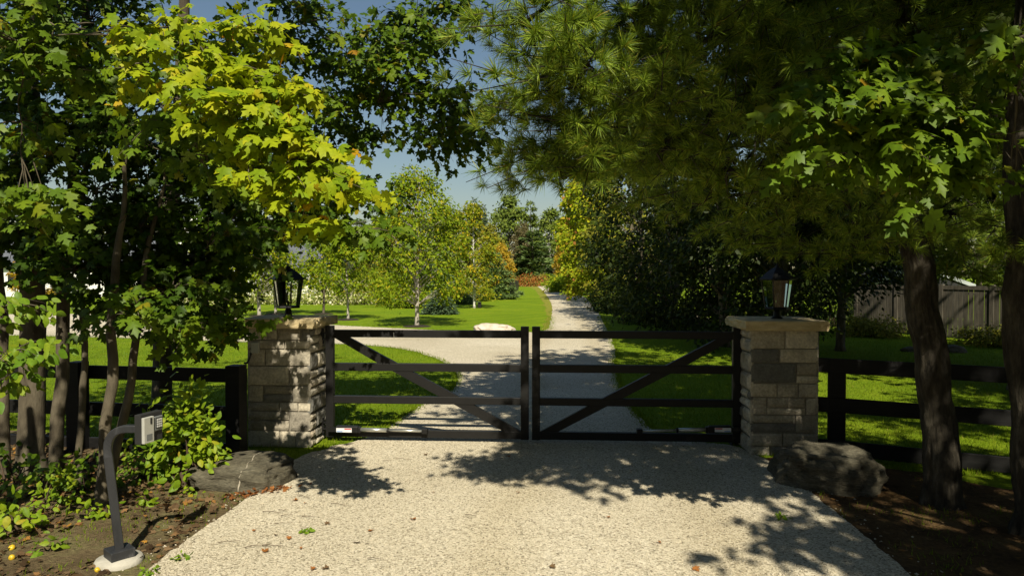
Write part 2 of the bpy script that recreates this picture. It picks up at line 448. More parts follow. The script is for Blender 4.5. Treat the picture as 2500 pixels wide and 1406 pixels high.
def ground_mat(name, kind):
    m, nt, out = new_mat(name)
    tc = nt.nodes.new("ShaderNodeTexCoord")
    vec = tc.outputs["Object"]
    p = nd(nt, "ShaderNodeBsdfPrincipled", Roughness=0.95)
    p.inputs["Specular IOR Level"].default_value = 0.12
    big = nd(nt, "ShaderNodeTexNoise", Scale=0.35, Detail=5.0)
    nt.links.new(vec, big.inputs["Vector"])
    fine = nd(nt, "ShaderNodeTexNoise", Scale=28.0, Detail=9.0, Roughness=0.7)
    nt.links.new(vec, fine.inputs["Vector"])
    b = nd(nt, "ShaderNodeBump", Strength=0.6, Distance=0.03)
    if kind == 'lawn':
        c1 = ramp(nt, big.outputs["Fac"], [(0.3, (0.145, 0.225, 0.007)), (0.55, (0.185, 0.270, 0.008)), (0.75, (0.225, 0.285, 0.012))])
        c2 = ramp(nt, fine.outputs["Fac"], [(0.32, (0.50, 0.55, 0.5)), (0.68, (1.30, 1.27, 1.25))])
        md = nd(nt, "ShaderNodeTexNoise", Scale=3.2, Detail=7.0, Roughness=0.7)
        nt.links.new(vec, md.inputs["Vector"])
        c4 = ramp(nt, md.outputs["Fac"], [(0.32, (0.80, 0.90, 0.8)), (0.55, (1.0, 1.0, 1.0)), (0.72, (1.28, 1.10, 1.5))])
        wv = nd(nt, "ShaderNodeTexWave", Scale=0.28, Distortion=1.2)
        mp = nt.nodes.new("ShaderNodeMapping")
        mp.inputs["Rotation"].default_value = (0, 0, R(28))
        nt.links.new(vec, mp.inputs[0])
        nt.links.new(mp.outputs[0], wv.inputs["Vector"])
        c3 = ramp(nt, wv.outputs["Fac"], [(0.3, (0.93, 0.95, 0.93)), (0.7, (1.05, 1.03, 1.05))])
        c = mixc(nt, c1.outputs[0], c2.outputs[0], 1.0, 'MULTIPLY')
        c = mixc(nt, c, c3.outputs[0], 1.0, 'MULTIPLY')
        c = mixc(nt, c, c4.outputs[0], 1.0, 'MULTIPLY')
        nt.links.new(fine.outputs["Fac"], b.inputs["Height"])
        b.inputs["Distance"].default_value = 0.05
        b.inputs["Strength"].default_value = 0.9
    elif kind == 'gravel':
        vo = nd(nt, "ShaderNodeTexVoronoi", Scale=74.0)
        nt.links.new(vec, vo.inputs["Vector"])
        sp = nt.nodes.new("ShaderNodeSeparateColor")
        nt.links.new(vo.outputs["Color"], sp.inputs[0])
        c1 = ramp(nt, sp.outputs[0], [(0, (0.20, 0.175, 0.13)), (0.08, (0.41, 0.37, 0.285)), (0.5, (0.64, 0.58, 0.46)), (1, (0.78, 0.72, 0.59))])
        c2 = ramp(nt, big.outputs["Fac"], [(0.3, (0.80, 0.77, 0.70)), (0.5, (0.95, 0.93, 0.88)), (0.7, (1.06, 1.05, 1.03))])
        c3 = ramp(nt, vo.outputs["Distance"], [(0.0, (1.05, 1.05, 1.05)), (0.6, (0.9, 0.9, 0.9)), (0.85, (0.62, 0.60, 0.56))])
        c = mixc(nt, c1.outputs[0], c2.outputs[0], 1.0, 'MULTIPLY')
        c = mixc(nt, c, c3.outputs[0], 1.0, 'MULTIPLY')
        # two faint wheel tracks worn along the drive
        sx = nt.nodes.new("ShaderNodeSeparateXYZ")
        nt.links.new(vec, sx.inputs[0])
        wob = nd(nt, "ShaderNodeMath", operation='MULTIPLY_ADD')
        wob.inputs[1].default_value = 1.1
        nt.links.new(big.outputs["Fac"], wob.inputs[0])
        nt.links.new(sx.outputs[0], wob.inputs[2])
        m1 = nd(nt, "ShaderNodeMath", operation='SUBTRACT')
        m1.inputs[1].default_value = 0.95
        nt.links.new(wob.outputs[0], m1.inputs[0])
        m2 = nd(nt, "ShaderNodeMath", operation='ABSOLUTE')
        nt.links.new(m1.outputs[0], m2.inputs[0])
        m3 = nd(nt, "ShaderNodeMath", operation='SUBTRACT')
        m3.inputs[1].default_value = 0.78
        nt.links.new(m2.outputs[0], m3.inputs[0])
        m4 = nd(nt, "ShaderNodeMath", operation='ABSOLUTE')
        nt.links.new(m3.outputs[0], m4.inputs[0])
        trk = ramp(nt, m4.outputs[0], [(0.08, (0.90, 0.88, 0.83)), (0.42, (1.0, 1.0, 1.0))])
        c = mixc(nt, c, trk.outputs[0], 1.0, 'MULTIPLY')
        inv = nd(nt, "ShaderNodeMath", operation='SUBTRACT')
        inv.inputs[0].default_value = 1.0
        nt.links.new(vo.outputs["Distance"], inv.inputs[1])
        ad = nd(nt, "ShaderNodeMath", operation='MULTIPLY_ADD')
        ad.inputs[1].default_value = 0.8
        nt.links.new(sp.outputs[1], ad.inputs[0])
        nt.links.new(inv.outputs[0], ad.inputs[2])
        nt.links.new(ad.outputs[0], b.inputs["Height"])
        b.inputs["Distance"].default_value = 0.008
        b.inputs["Strength"].default_value = 0.55
    else:
        cols = {'soil': [(0.3, (0.085, 0.058, 0.030)), (0.5, (0.155, 0.115, 0.060)), (0.6, (0.19, 0.165, 0.075)), (0.72, (0.15, 0.17, 0.04))],
                'duff': [(0.3, (0.045, 0.026, 0.012)), (0.5, (0.12, 0.070, 0.030)), (0.65, (0.17, 0.11, 0.045)), (0.78, (0.12, 0.12, 0.025))],
                'drygrass': [(0.35, (0.18, 0.24, 0.012)), (0.5, (0.26, 0.24, 0.04)), (0.62, (0.19, 0.25, 0.012))]}[kind]
        med = nd(nt, "ShaderNodeTexNoise", Scale=2.2, Detail=9.0, Roughness=0.68)
        nt.links.new(vec, med.inputs["Vector"])
        c1 = ramp(nt, med.outputs["Fac"], cols)
        c2 = ramp(nt, fine.outputs["Fac"], [(0.3, (0.55, 0.55, 0.55)), (0.7, (1.25, 1.25, 1.25))])
        c = mixc(nt, c1.outputs[0], c2.outputs[0], 1.0, 'MULTIPLY')
        nt.links.new(fine.outputs["Fac"], b.inputs["Height"])
        b.inputs["Distance"].default_value = 0.035
        b.inputs["Strength"].default_value = 0.9
    nt.links.new(c, p.inputs["Base Color"])
    nt.links.new(b.outputs[0], p.inputs["Normal"])
    nt.links.new(p.outputs[0], out.inputs[0])
    return m


M['lawn'] = ground_mat('mown lawn', 'lawn')
M['gravel'] = ground_mat('limestone gravel', 'gravel')
M['soil'] = ground_mat('bare soil', 'soil')
M['duff'] = ground_mat('pine needle soil', 'duff')
M['drygrass'] = ground_mat('dry grass verge', 'drygrass')
M['pebble'] = rough_mat('limestone pebbles', flat((0.56, 0.51, 0.405), 0.86), 20, 3, 0.9, 0.3, 80, 0.003,
                        island=[(0, (0.34, 0.32, 0.29)), (0.05, (0.55, 0.52, 0.47)), (0.10, (0.88, 0.86, 0.82)), (1, (1.10, 1.08, 1.02))])

# ------------------------------------------------------------------ ground sheets
def densify(pts, amp, step, seed):
    out = []
    n = len(pts)
    for i in range(n):
        a, b = pts[i], pts[(i + 1) % n]
        L = (b - a).length
        dist = max(4.0, min(a.length, b.length))
        s = step * max(1.0, dist / 7.0)
        k = max(1, min(140, int(L / s)))
        nrm = Vector((-(b - a).y, (b - a).x)).normalized()
        for j in range(k):
            p = a.lerp(b, j / k)
            fr = max(1.0, dist / 7.0)
            w = mnoise.noise(Vector((p.x * 1.1 + seed, p.y * 1.1, 0))) * amp * 1.4 + mnoise.noise(Vector((p.x * 6 / fr, p.y * 6 / fr, seed))) * amp * 0.8 + \
                mnoise.noise(Vector((p.x * 19 / fr, p.y * 19 / fr, seed))) * amp * 0.45
            out.append(p + nrm * w)
    return out


def smooth_poly(pts, it=2):
    for _ in range(it):
        q = []
        n = len(pts)
        for i in range(n):
            a, b = pts[i], pts[(i + 1) % n]
            q += [a.lerp(b, 0.25), a.lerp(b, 0.75)]
        pts = q
    return pts


def sheet(name, pts, z, mat, amp=0.05, step=0.06, seed=0.0, sm=1):
    pts = [Vector((p[0], p[1])) for p in pts]
    pts = smooth_poly(pts, sm)
    pts = densify(pts, amp, step, seed)
    tris = tessellate_polygon([[Vector((p.x, p.y, 0)) for p in pts]])
    fs = []
    for t in tris:
        a, b, c = (pts[i] for i in t)
        cr = (b.x - a.x) * (c.y - a.y) - (b.y - a.y) * (c.x - a.x)
        fs.append(tuple(t) if cr > 0 else tuple(reversed(t)))
    o = obj(name, [(p.x, p.y, z) for p in pts], fs, mat)
    tag(o, kind='structure')
    return np.array([(p.x, p.y) for p in pts])


def inside(poly, pts):
    x, y = pts[:, 0], pts[:, 1]
    r = np.zeros(len(pts), bool)
    a = poly
    b = np.roll(poly, -1, axis=0)
    for (x0, y0), (x1, y1) in zip(a, b):
        if y0 == y1:
            continue
        c = ((y0 > y) != (y1 > y)) & (x < (x1 - x0) * (y - y0) / (y1 - y0) + x0)
        r ^= c
    return r


o = obj('lawn', [(-600, -60, 0), (600, -60, 0), (600, 1200, 0), (-600, 1200, 0)], [(0, 1, 2, 3)], M['lawn'])
tag(o, kind='structure')

g = lambda *q: [G(*p) for p in q]
soil_poly = sheet('soil', [(-2.2, -6), (-2.0, 1.0)] + g((420, 1406), (700, 1150), (640, 1128), (520, 1150), (380, 1100), (150, 1060), (0, 1050)) + [(-8, 8.2), (-11, 8.0), (-12, -6)], 0.004, M['soil'], 0.06, 0.07, 3.0)
duff_poly = sheet('pine_needle_soil', [(1.9, -6), (2.0, 1.0)] + g((2060, 1340), (1880, 1150), (1840, 1110), (2000, 1120), (2180, 1150), (2300, 1165), (2500, 1200)) + [(6.6, 6.2), (8, 5.0), (12, -6)], 0.004, M['duff'], 0.07, 0.07, 8.0)
dry_poly = sheet('dry_grass', g((1322, 813), (1334, 770), (1326, 735), (1303, 703), (1270, 699), (1120, 694), (1120, 690.5), (1300, 690), (1330, 700), (1352, 725), (1362, 765), (1356, 815)), 0.004, M['drygrass'], 0.16, 0.12, 5.0)
far_edge_l = [(810, 1090), (880, 1078), (954, 1043), (1000, 1003), (1100, 962), (1124, 918), (1092, 886), (1010, 856), (900, 842), (700, 838), (480, 832), (200, 822), (-400, 812)]
far_edge_r = [(-400, 770), (300, 766), (480, 767), (600, 776), (815, 794), (930, 800), (1060, 806), (1180, 811), (1290, 812), (1338, 808), (1344, 785), (1349, 760), (1347, 741), (1333, 718), (1318, 703), (1303, 693.5), (1356, 690), (1363, 703), (1392, 712), (1422, 722), (1442, 738), (1456, 757), (1472, 785), (1492, 828), (1502, 860), (1498, 885), (1512, 950), (1550, 1010), (1600, 1060), (1700, 1080), (1795, 1088)]
gp = [(-2.3, -6), (-2.1, 1.2)] + g((330, 1420), (480, 1300), (560, 1250), (640, 1190), (690, 1135), (750, 1108), (805, 1098)) + g(*far_edge_l) + g(*far_edge_r) + \
     g((1830, 1106), (1890, 1125), (1970, 1190), (2110, 1310), (2230, 1406)) + [(2.0, 1.2), (2.2, -6)]
gravel_poly = sheet('gravel_driveway', gp, 0.010, M['gravel'], 0.035, 0.05, 1.0)

# ------------------------------------------------------------------ leaf templates
def tmpl(half, c=(0, 0.34), fold=0.22, droop=0.28):
    pts = [(0.0, 0.0)] + half + [(-x, y) for x, y in reversed(half[:-1])]
    V = [(c[0], c[1])] + pts
    V = [(x, y, -fold * abs(x) - droop * max(0, y - 0.2) ** 2) for x, y in V]
    n = len(pts)
    F = [(0, 1 + i, 1 + (i + 1) % n) for i in range(n)]
    return np.array(V), np.array(F)


MAPLE = tmpl([(0.13, -0.07), (0.33, -0.06), (0.27, 0.08), (0.38, 0.16), (0.58, 0.34), (0.42, 0.38), (0.38, 0.52), (0.17, 0.42), (0.19, 0.60), (0.30, 0.70), (0.13, 0.76), (0.0, 1.02)])
MAPLE_LO = tmpl([(0.28, -0.07), (0.24, 0.12), (0.56, 0.36), (0.18, 0.42), (0.26, 0.70), (0.0, 1.0)])
OVAL = tmpl([(0.16, 0.08), (0.30, 0.30), (0.30, 0.52), (0.17, 0.80), (0.0, 1.0)], (0, 0.45), 0.3, 0.3)
DIAM = (np.array([(0, 0, 0), (0.32, 0.45, -0.1), (0, 1, -0.12), (-0.32, 0.45, -0.1)], float), np.array([(0, 1, 2), (0, 2, 3)]))


def frames(tip, nrm):
    y = tip / np.maximum(1e-9, np.linalg.norm(tip, axis=1, keepdims=True))
    z = nrm - y * np.sum(nrm * y, axis=1, keepdims=True)
    z /= np.maximum(1e-9, np.linalg.norm(z, axis=1, keepdims=True))
    x = np.cross(y, z)
    return np.stack([x, y, z], axis=1)


def place(t, pos, tip, nrm, size, rs=None, var=0.0):
    V, F = t
    n = len(pos)
    fr = frames(tip, nrm)
    T = np.repeat(V[None], n, axis=0)
    if rs is not None:
        T = T.copy()
        T[:, :, 2] *= rs.uniform(0.2, 2.2, (n, 1))
        T[:, :, 0] *= rs.uniform(0.8, 1.15, (n, 1))
    W = np.einsum('nij,njk->nik', T, fr) * np.asarray(size).reshape(-1, 1, 1) + pos[:, None, :]
    FF = F[None] + (np.arange(n) * len(V))[:, None, None]
    return W.reshape(-1, 3), FF.reshape(-1, F.shape[1])


def unit(a):
    return a / np.maximum(1e-9, np.linalg.norm(a, axis=-1, keepdims=True))


SUNV = np.array(SUN_DIR)


def spray_leaves(rs, centers, outs, n, r, leaf, t, droop=0.5):
    """flattish fans of leaves; blades turned to the light with tips hanging"""
    k = len(centers)
    c = np.repeat(centers, n, axis=0)
    o_ = np.repeat(unit(outs), n, axis=0)
    side = unit(np.cross(o_, np.array([0, 0, 1.0])))
    a = rs.uniform(-1, 1, (k * n, 1))
    s = rs.uniform(-1, 1, (k * n, 1)) * (0.75 - 0.35 * np.abs(a))
    rr = np.repeat(rs.uniform(0.7, 1.25, (k, 1)), n, axis=0) * r
    pos = c + o_ * a * rr + side * s * rr + rs.normal(0, 0.13, (k * n, 3)) * rr - np.array([0, 0, 1.0]) * (0.25 * np.maximum(0, a) ** 2 + 0.1 * np.abs(s)) * rr
    nrm = np.array([0.06, -0.55, 0.62]) + rs.normal(0, 0.36, (k * n, 3))
    tip = o_ * 0.45 + side * np.sign(s) * 0.5 + np.array([0, -0.25, -droop]) + rs.normal(0, 0.3, (k * n, 3))
    size = leaf * rs.uniform(0.55, 1.15, k * n)
    return place(t, pos, tip, nrm, size, rs)


def bez(a, b, lift, n=6):
    a, b = Vector(a), Vector(b)
    m = (a + b) / 2 + Vector((0, 0, lift))
    return [a * (1 - t) ** 2 + m * 2 * t * (1 - t) + b * t * t for t in [i / n for i in range(n + 1)]]


def polyat(path, t):
    k = t * (len(path) - 1)
    i = min(int(k), len(path) - 2)
    return Vector(path[i][:3]).lerp(Vector(path[i + 1][:3]), k - i)


def merge(parts):
    vs, fs, n = [], [], 0
    for v, f in parts:
        vs.append(v)
        fs.append(f + n)
        n += len(v)
    return np.concatenate(vs), np.concatenate(fs)


def bark_path(path, n=5, wob=0.02, seed=0):
    """subdivide a trunk path (x,y,z,r) with slight wobble"""
    out = []
    for i in range(len(path) - 1):
        for j in range(n):
            t = j / n
            p = [path[i][k] * (1 - t) + path[i + 1][k] * t for k in range(4)]
            w = wob * min(1.0, i + t)
            p[0] += mnoise.noise(Vector((p[2] * 1.7, seed, 0))) * w
            p[1] += mnoise.noise(Vector((p[2] * 1.7, seed, 7))) * w
            p[3] *= 1 + 0.10 * mnoise.noise(Vector((p[2] * 4, seed, 3)))
            out.append(p)
    out.append(list(path[-1]))
    return out


def wblob(px, py, d, rx, ry, rd, n):
    s = d / FPX
    return (P(px, py, d), rx * s, rd, ry * s, n)


def broadleaf(name, label, path, blobs, leafmat, leaf=0.13, r=0.30, nl=14, t=MAPLE, bark='bark_grey', group=None, cat='tree', limb=0.035, extra=None, nside=10, flare=1.35):
    """near tree with real leaf-shaped leaves. path: world trunk points (x,y,z,r); blobs: (centre,rx,ry,rz,n)"""
    rs = RS(name + label)
    base = Vector(path[0][:3])
    root = thing(name, label, cat, base, group)
    mb = MB()
    pth = bark_path([(path[0][0], path[0][1], path[0][2] - 0.05, path[0][3] * flare), (path[0][0], path[0][1], path[0][2] + 0.18, path[0][3])] + list(path[1:]), 5, 0.05, rs.uniform(0, 50))
    mb.tube([Vector(p[:3]) - base for p in pth], [p[3] for p in pth], nside)
    groups = [(leafmat, blobs, leaf, r, nl, t)] + (extra or [])
    nodes = [(Vector(p[:3]), p[3]) for p in pth if p[2] > base.z + 1.0]
    todo = sorted([(min((Vector(bl[0]) - nn_[0]).length for nn_ in nodes), gi, bl) for gi, gg in enumerate(groups) for bl in gg[1]], key=lambda q_: q_[0])
    geo = [[] for _ in groups]
    for _, gi, (c, rx, ry, rz, n) in todo:
        lm, bl_, lf, rr, n_, tt = groups[gi]
        c = Vector(c)
        a, ra = min(nodes, key=lambda nn_: (c - nn_[0]).length + 0.35 * abs(nn_[0].z - c.z) * (nn_[0].z > c.z))
        L = (c - a).length
        lp = bez(a, c, 0.10 * L, 7)
        r0 = min(ra * 0.72, limb * (0.35 + 0.25 * L))
        wob = [Vector((rs.normal(0, 0.02), rs.normal(0, 0.02), rs.normal(0, 0.02))) * min(1, L) if 0 < k < 7 else Vector() for k in range(8)]
        lp = [p + w for p, w in zip(lp, wob)]
        rads = [r0 * (1 - 0.62 * k / 7) for k in range(8)]
        mb.tube([p - base for p in lp], rads, 6, False)
        nodes += [(p, q_) for p, q_ in zip(lp[3:], rads[3:])]
        q = rs.normal(0, 1, (n, 3))
        q = unit(q) * rs.uniform(0.1, 1, (n, 1)) ** (1 / 2.4)
        cen = np.array(c) + q * np.array([rx, ry, rz])
        out = q * np.array([1, 1, 0.35]) + rs.normal(0, 0.3, (n, 3)) * np.array([1, 1, 0.3]) + np.array(((c - a).normalized().x, (c - a).normalized().y, 0)) * 0.4
        geo[gi].append(spray_leaves(rs, cen - np.array(base), out, n_, rr, lf, tt))
        for k in range(n):
            s0 = polyat(lp, rs.uniform(0.55, 1.0))
            e = Vector(cen[k])
            if (e - s0).length > 0.08:
                ou = Vector(unit(out[k]))
                mb.tube([p - base for p in bez(s0, e, 0.04, 3)] + [e + ou * rr * 0.7 - base - Vector((0, 0, 0.06))], [0.006, 0.005, 0.004, 0.003, 0.0012], 4, False)
    crowns = [merge(g_) + (groups[i][0],) for i, g_ in enumerate(geo) if g_]
    v, f = merge([c_[:2] for c_ in crowns])
    mi = np.concatenate([np.full(len(c_[1]), i, dtype=np.int32) for i, c_ in enumerate(crowns)])
    mb.build('trunk', M[bark], root, smooth=True)
    obj('crown', v, f, None, root, mats=[M[c_[2]] for c_ in crowns], midx=mi)
    return root


# ------------------------------------------------------------------ near needles (white pine)
def tuft_template(rs, n=64, L=0.10, w=0.0016, lo=-0.1):
    V, F = [], []
    for i in range(n):
        ang = rs.uniform(0, 2 * math.pi)
        op = math.acos(rs.uniform(lo, 0.97))
        d = np.array([math.sin(op) * math.cos(ang), math.cos(op), math.sin(op) * math.sin(ang)])
        l = L * rs.uniform(0.75, 1.1)
        b = np.array([0, -rs.uniform(0, 0.35) * L, 0])
        s = np.cross(d, rs.normal(0, 1, 3))
        s = s / np.linalg.norm(s) * w
        e = b + d * l
        e2 = e.copy()
        k = len(V)
        V += [b - s, b + s, (b + e2) / 2 + s * 0.9 + np.array([0, 0, 0.004]), e2, (b + e2) / 2 - s * 0.9 + np.array([0, 0, 0.004])]
        F += [(k, k + 1, k + 2), (k, k + 2, k + 4), (k + 4, k + 2, k + 3)]
    return np.array(V), np.array(F)


def pine_branchlets(rs, cen, out, nt, L, size, T):
    """returns tuft geometry along drooping branchlets"""
    k = len(cen)
    c = np.repeat(cen, nt, axis=0)
    o_ = np.repeat(unit(out), nt, axis=0)
    side = unit(np.cross(o_, np.array([0, 0, 1.0])))
    a = np.tile(np.linspace(-0.5, 0.6, nt), k).reshape(-1, 1) * L
    s = rs.uniform(-1, 1, (k * nt, 1)) * 0.42 * L
    pos = c + o_ * a + side * s + rs.normal(0, 0.025, (k * nt, 3))
    tip = o_ + side * np.sign(s) * 0.55 + np.array([0, 0, 0.25]) + rs.normal(0, 0.25, (k * nt, 3))
    nrm = np.array([0, 0, 1.0]) + rs.normal(0, 0.4, (k * nt, 3))
    sel = rs.randint(0, len(T), k * nt)
    sz = size * rs.uniform(0.62, 1.28, k * nt)
    return merge([place(T[q_], pos[sel == q_], tip[sel == q_], nrm[sel == q_], sz[sel == q_]) for q_ in range(len(T)) if (sel == q_).any()])


# ------------------------------------------------------------------ background tree makers (local coordinates)
def far_broad(root, rs, h, w, cb, n, leaf, mat, bark, clumps=46, slender=1.0, tr=0.07, extra=None, sig=0.10):
    mb = MB()
    tp = [(0, 0, -0.05, tr * 1.4), (0, 0, 0.15, tr)] + [(rs.normal(0, 0.02 * w), rs.normal(0, 0.02 * w), h * q, tr * (1 - 0.85 * q)) for q in (0.3, 0.55, 0.8, 0.97)]
    mb.tube([p[:3] for p in tp], [p[3] for p in tp], 8)
    cs = []
    clumps = int(clumps * 1.5)
    sig *= 0.66
    for i in range(clumps):
        t = rs.uniform(0, 1) ** 0.9
        prof = (math.sin(math.pi * min(1, (t * 0.86 + 0.14)) ** slender)) ** 0.7 * (1 - 0.25 * t)
        rad = w / 2 * prof * math.sqrt(rs.uniform(0.12, 1))
        a = rs.uniform(0, 2 * math.pi)
        z = cb + (h - cb) * t
        cs.append((rad * math.cos(a), rad * math.sin(a), z))
        zi = max(cb * 0.8, z - rad * 0.7)
        q = min(0.95, zi / h)
        mb.tube(bez((0, 0, zi), cs[-1], 0.03 * h, 3), [tr * (1 - 0.85 * q) * 0.4, tr * 0.16, tr * 0.1, tr * 0.05], 4, False)
    cs = np.array(cs)
    m = n // clumps
    c = np.repeat(cs, m, axis=0)
    sg = w * sig
    off = rs.normal(0, 1, c.shape) * np.array([sg, sg, sg * 0.8])
    pos = c + off
    outw = unit(c * np.array([1, 1, 0.0]) + off * 1.5 + 1e-4)
    tip = outw * 0.6 + np.array([0, 0, -0.45]) + rs.normal(0, 0.45, c.shape)
    nrm = outw * 0.35 + np.array([0, -0.3, 0.6]) + rs.normal(0, 0.45, c.shape)
    geo = place(DIAM, pos, tip, nrm, leaf * rs.uniform(0.6, 1.25, len(pos)), rs)
    mb.build('trunk', M[bark], root, smooth=True)
    obj('crown', geo[0], geo[1], M[mat], root)


def far_conifer(root, rs, h, w, cb, n, leaf, mat, bark, plates=False, tr=0.09, power=0.8, upturn=0.1):
    mb = MB()
    mb.tube([(0, 0, -0.05), (0, 0, h * 0.5), (0, 0, h * 0.98)], [tr * 1.3, tr * 0.8, tr * 0.1], 8)
    br = []
    layers = max(6, int(14 if plates else 20))
    for i in range(layers):
        t = (i + rs.uniform(-0.3, 0.3)) / layers
        t = min(0.985, max(0.0, t))
        z = cb + (h - cb) * t
        rad = w / 2 * (1 - t) ** power + 0.02 * w
        k = 5 if plates else 8
        a0 = rs.uniform(0, 6.28)
        for j in range(k):
            a = a0 + 6.283 * j / k + rs.normal(0, 0.25)
            l = rad * rs.uniform(0.6, 1.15)
            br.append((z, a, l))
            mb.tube([(0, 0, z), (math.cos(a) * l * 0.9, math.sin(a) * l * 0.9, z + l * (upturn if plates else -0.18))], [tr * 0.25, tr * 0.05], 4, False)
    br = np.array(br)
    wgt = br[:, 2] ** 1.5
    idx = rs.choice(len(br), n, p=wgt / wgt.sum())
    b = br[idx]
    u = rs.uniform(0.12, 1, n) ** 0.75
    l = b[:, 2] * u
    s = rs.normal(0, 0.16, n) * b[:, 2] * (0.45 + 0.55 * (1 - u))
    ca, sa = np.cos(b[:, 1]), np.sin(b[:, 1])
    dz = l * upturn if plates else -0.18 * l - 0.10 * l * l / max(0.5, w)
    pos = np.stack([ca * l - sa * s, sa * l + ca * s, b[:, 0] + dz + rs.normal(0, 0.035 * w * (0.6 if plates else 1), n)], 1)
    out = np.stack([ca, sa, np.full(n, 0.25 if plates else -0.15)], 1)
    tip = out + rs.normal(0, 0.4, (n, 3))
    nrm = np.array([0, -0.2, 1.0]) + rs.normal(0, 0.4, (n, 3))
    T = (DIAM[0] * np.array([0.62, 1, 1]), DIAM[1])
    geo = place(T, pos, tip, nrm, leaf * rs.uniform(0.6, 1.3, n), rs)
    mb.build('trunk', M[bark], root, smooth=True)
    obj('crown', geo[0], geo[1], M[mat], root)


def far_shrub(root, rs, h, w, n, leaf, mat, dep=None, t=DIAM, stems=7):
    dep = dep or w
    mb = MB()
    q = unit(rs.normal(0, 1, (26, 3)))
    q[:, 2] = np.abs(q[:, 2])
    cs = q * rs.uniform(0.45, 1, (26, 1)) * np.array([w / 2, dep / 2, h * 0.85]) + np.array([0, 0, h * 0.08])
    for i in range(stems):
        mb.tube(bez((rs.normal(0, w * 0.05), rs.normal(0, dep * 0.05), -0.03), cs[i], 0.1 * h, 4), [0.012 * h + 0.004] * 3 + [0.004, 0.003], 5, False)
    m = max(1, n // 26)
    c = np.repeat(cs, m, axis=0)
    off = rs.normal(0, 1, c.shape) * np.array([w * 0.11, dep * 0.11, h * 0.12])
    pos = c + off
    pos[:, 2] = np.maximum(pos[:, 2], 0.02)
    outw = unit(c * np.array([1, 1, 0.3]) + off)
    tip = outw * 0.6 + np.array([0, -0.1, -0.4]) + rs.normal(0, 0.4, c.shape)
    nrm = outw * 0.3 + np.array([0.05, -0.5, 0.65]) + rs.normal(0, 0.4, c.shape)
    geo = place(t, pos, tip, nrm, leaf * rs.uniform(0.6, 1.2, len(pos)), rs)
    mb.build('stem', M['twig'], root, smooth=True)
    obj('foliage', geo[0], geo[1], M[mat], root)


#@@GATE
# ------------------------------------------------------------------ entrance gate
YG = 7.85
Z1 = lambda py: PY(1290, py, YG).z
XL0, XL1 = PY(797, 940, YG).x, PY(1291, 940, YG).x
XR0, XR1 = PY(1299, 940, YG).x, PY(1808, 940, YG).x
ztop, zbot = Z1(797), Z1(1072)


def gate_leaf(name, label, x0, x1, hinge_left):
    o = thing(name, label, 'gate', ((x0 if hinge_left else x1), YG, 0))
    off = Vector(o.location)
    t = 0.035
    sw = 0.092
    for (a, b) in ((x0, x0 + sw), (x1 - sw, x1)):
        MB().box(Vector((a, YG - t, zbot)) - off, Vector((b, YG + t, ztop)) - off).build('stile', M['black_metal'], o, bevel=0.004)
    rails = [(Z1(807), Z1(825)), (Z1(889), Z1(908)), (Z1(970), Z1(988)), (Z1(1052), zbot + 0.006)]
    for k, (za, zb) in enumerate(rails):
        MB().box(Vector((x0 + sw, YG - t + 0.003, zb)) - off, Vector((x1 - sw, YG + t - 0.003, za)) - off).build('rail', M['black_metal'], o, bevel=0.004)
    # diagonal brace in pieces between the rails
    zt, zb_ = rails[0][1], rails[3][0]
    xa, xb = (x0 + sw, x1 - sw) if hinge_left else (x1 - sw, x0 + sw)
    xb2 = xb
    mb = MB()
    hw = 0.052
    dx = xb2 - xa
    sg = 1 if dx > 0 else -1
    p0, p1 = Vector((xa + sg * 0.07, 0, zt)), Vector((xb2 - sg * 0.09, 0, zb_))
    d = (p1 - p0).normalized()
    kx = hw / abs(d.z)

    def xat(z):
        return p0.x + (p1.x - p0.x) * (z - p0.z) / (p1.z - p0.z)
    segs = [(rails[0][1], rails[1][0]), (rails[1][1], rails[2][0]), (rails[2][1], rails[3][0])]
    for (za, zb2) in segs:
        pts = []
        lim = lambda x: min(x1 - sw, max(x0 + sw, x))
        q = [(lim(xat(za) - kx), za), (lim(xat(za) + kx), za), (lim(xat(zb2) + kx), zb2), (lim(xat(zb2) - kx), zb2)]
        vs = [Vector((x, YG - 0.026, z)) - off for x, z in q] + [Vector((x, YG + 0.026, z)) - off for x, z in q]
        mb.add(vs, [(3, 2, 1, 0), (4, 5, 6, 7), (0, 1, 5, 4), (1, 2, 6, 5), (2, 3, 7, 6), (3, 0, 4, 7)])
    mb.build('brace', M['black_metal'], o)
    # hinges on the pillar side
    s = -1 if hinge_left else 1
    xe = x0 if hinge_left else x1
    for z in (ztop - 0.12, zbot + 0.13):
        h = MB()
        h.box(Vector((min(xe, xe + s * 0.085), YG - 0.03, z - 0.045)) - off, Vector((max(xe, xe + s * 0.085), YG + 0.03, z - 0.03)) - off)
        h.box(Vector((min(xe, xe + s * 0.085), YG - 0.03, z + 0.03)) - off, Vector((max(xe, xe + s * 0.085), YG + 0.03, z + 0.045)) - off)
        h.tube([Vector((xe + s * 0.045, YG, z - 0.09)) - off, Vector((xe + s * 0.045, YG, z + 0.09)) - off], 0.02, 10)
        h.build('hinge', M['black_metal'], o)
    return o


gl = gate_leaf('gate_leaf', 'black metal driveway gate leaf hinged on the left stone pillar', XL0, XL1, True)
gr = gate_leaf('gate_leaf', 'black metal driveway gate leaf hinged on the right stone pillar', XR0, XR1, False)
tk = PY(963, 816, YG)
MB().box(Vector((tk.x - 0.004, YG - 0.0345, tk.z - 0.03)) - gl.location, Vector((tk.x + 0.004, YG - 0.031, tk.z + 0.025)) - gl.location).build('scratch', M['sticker'], gl)

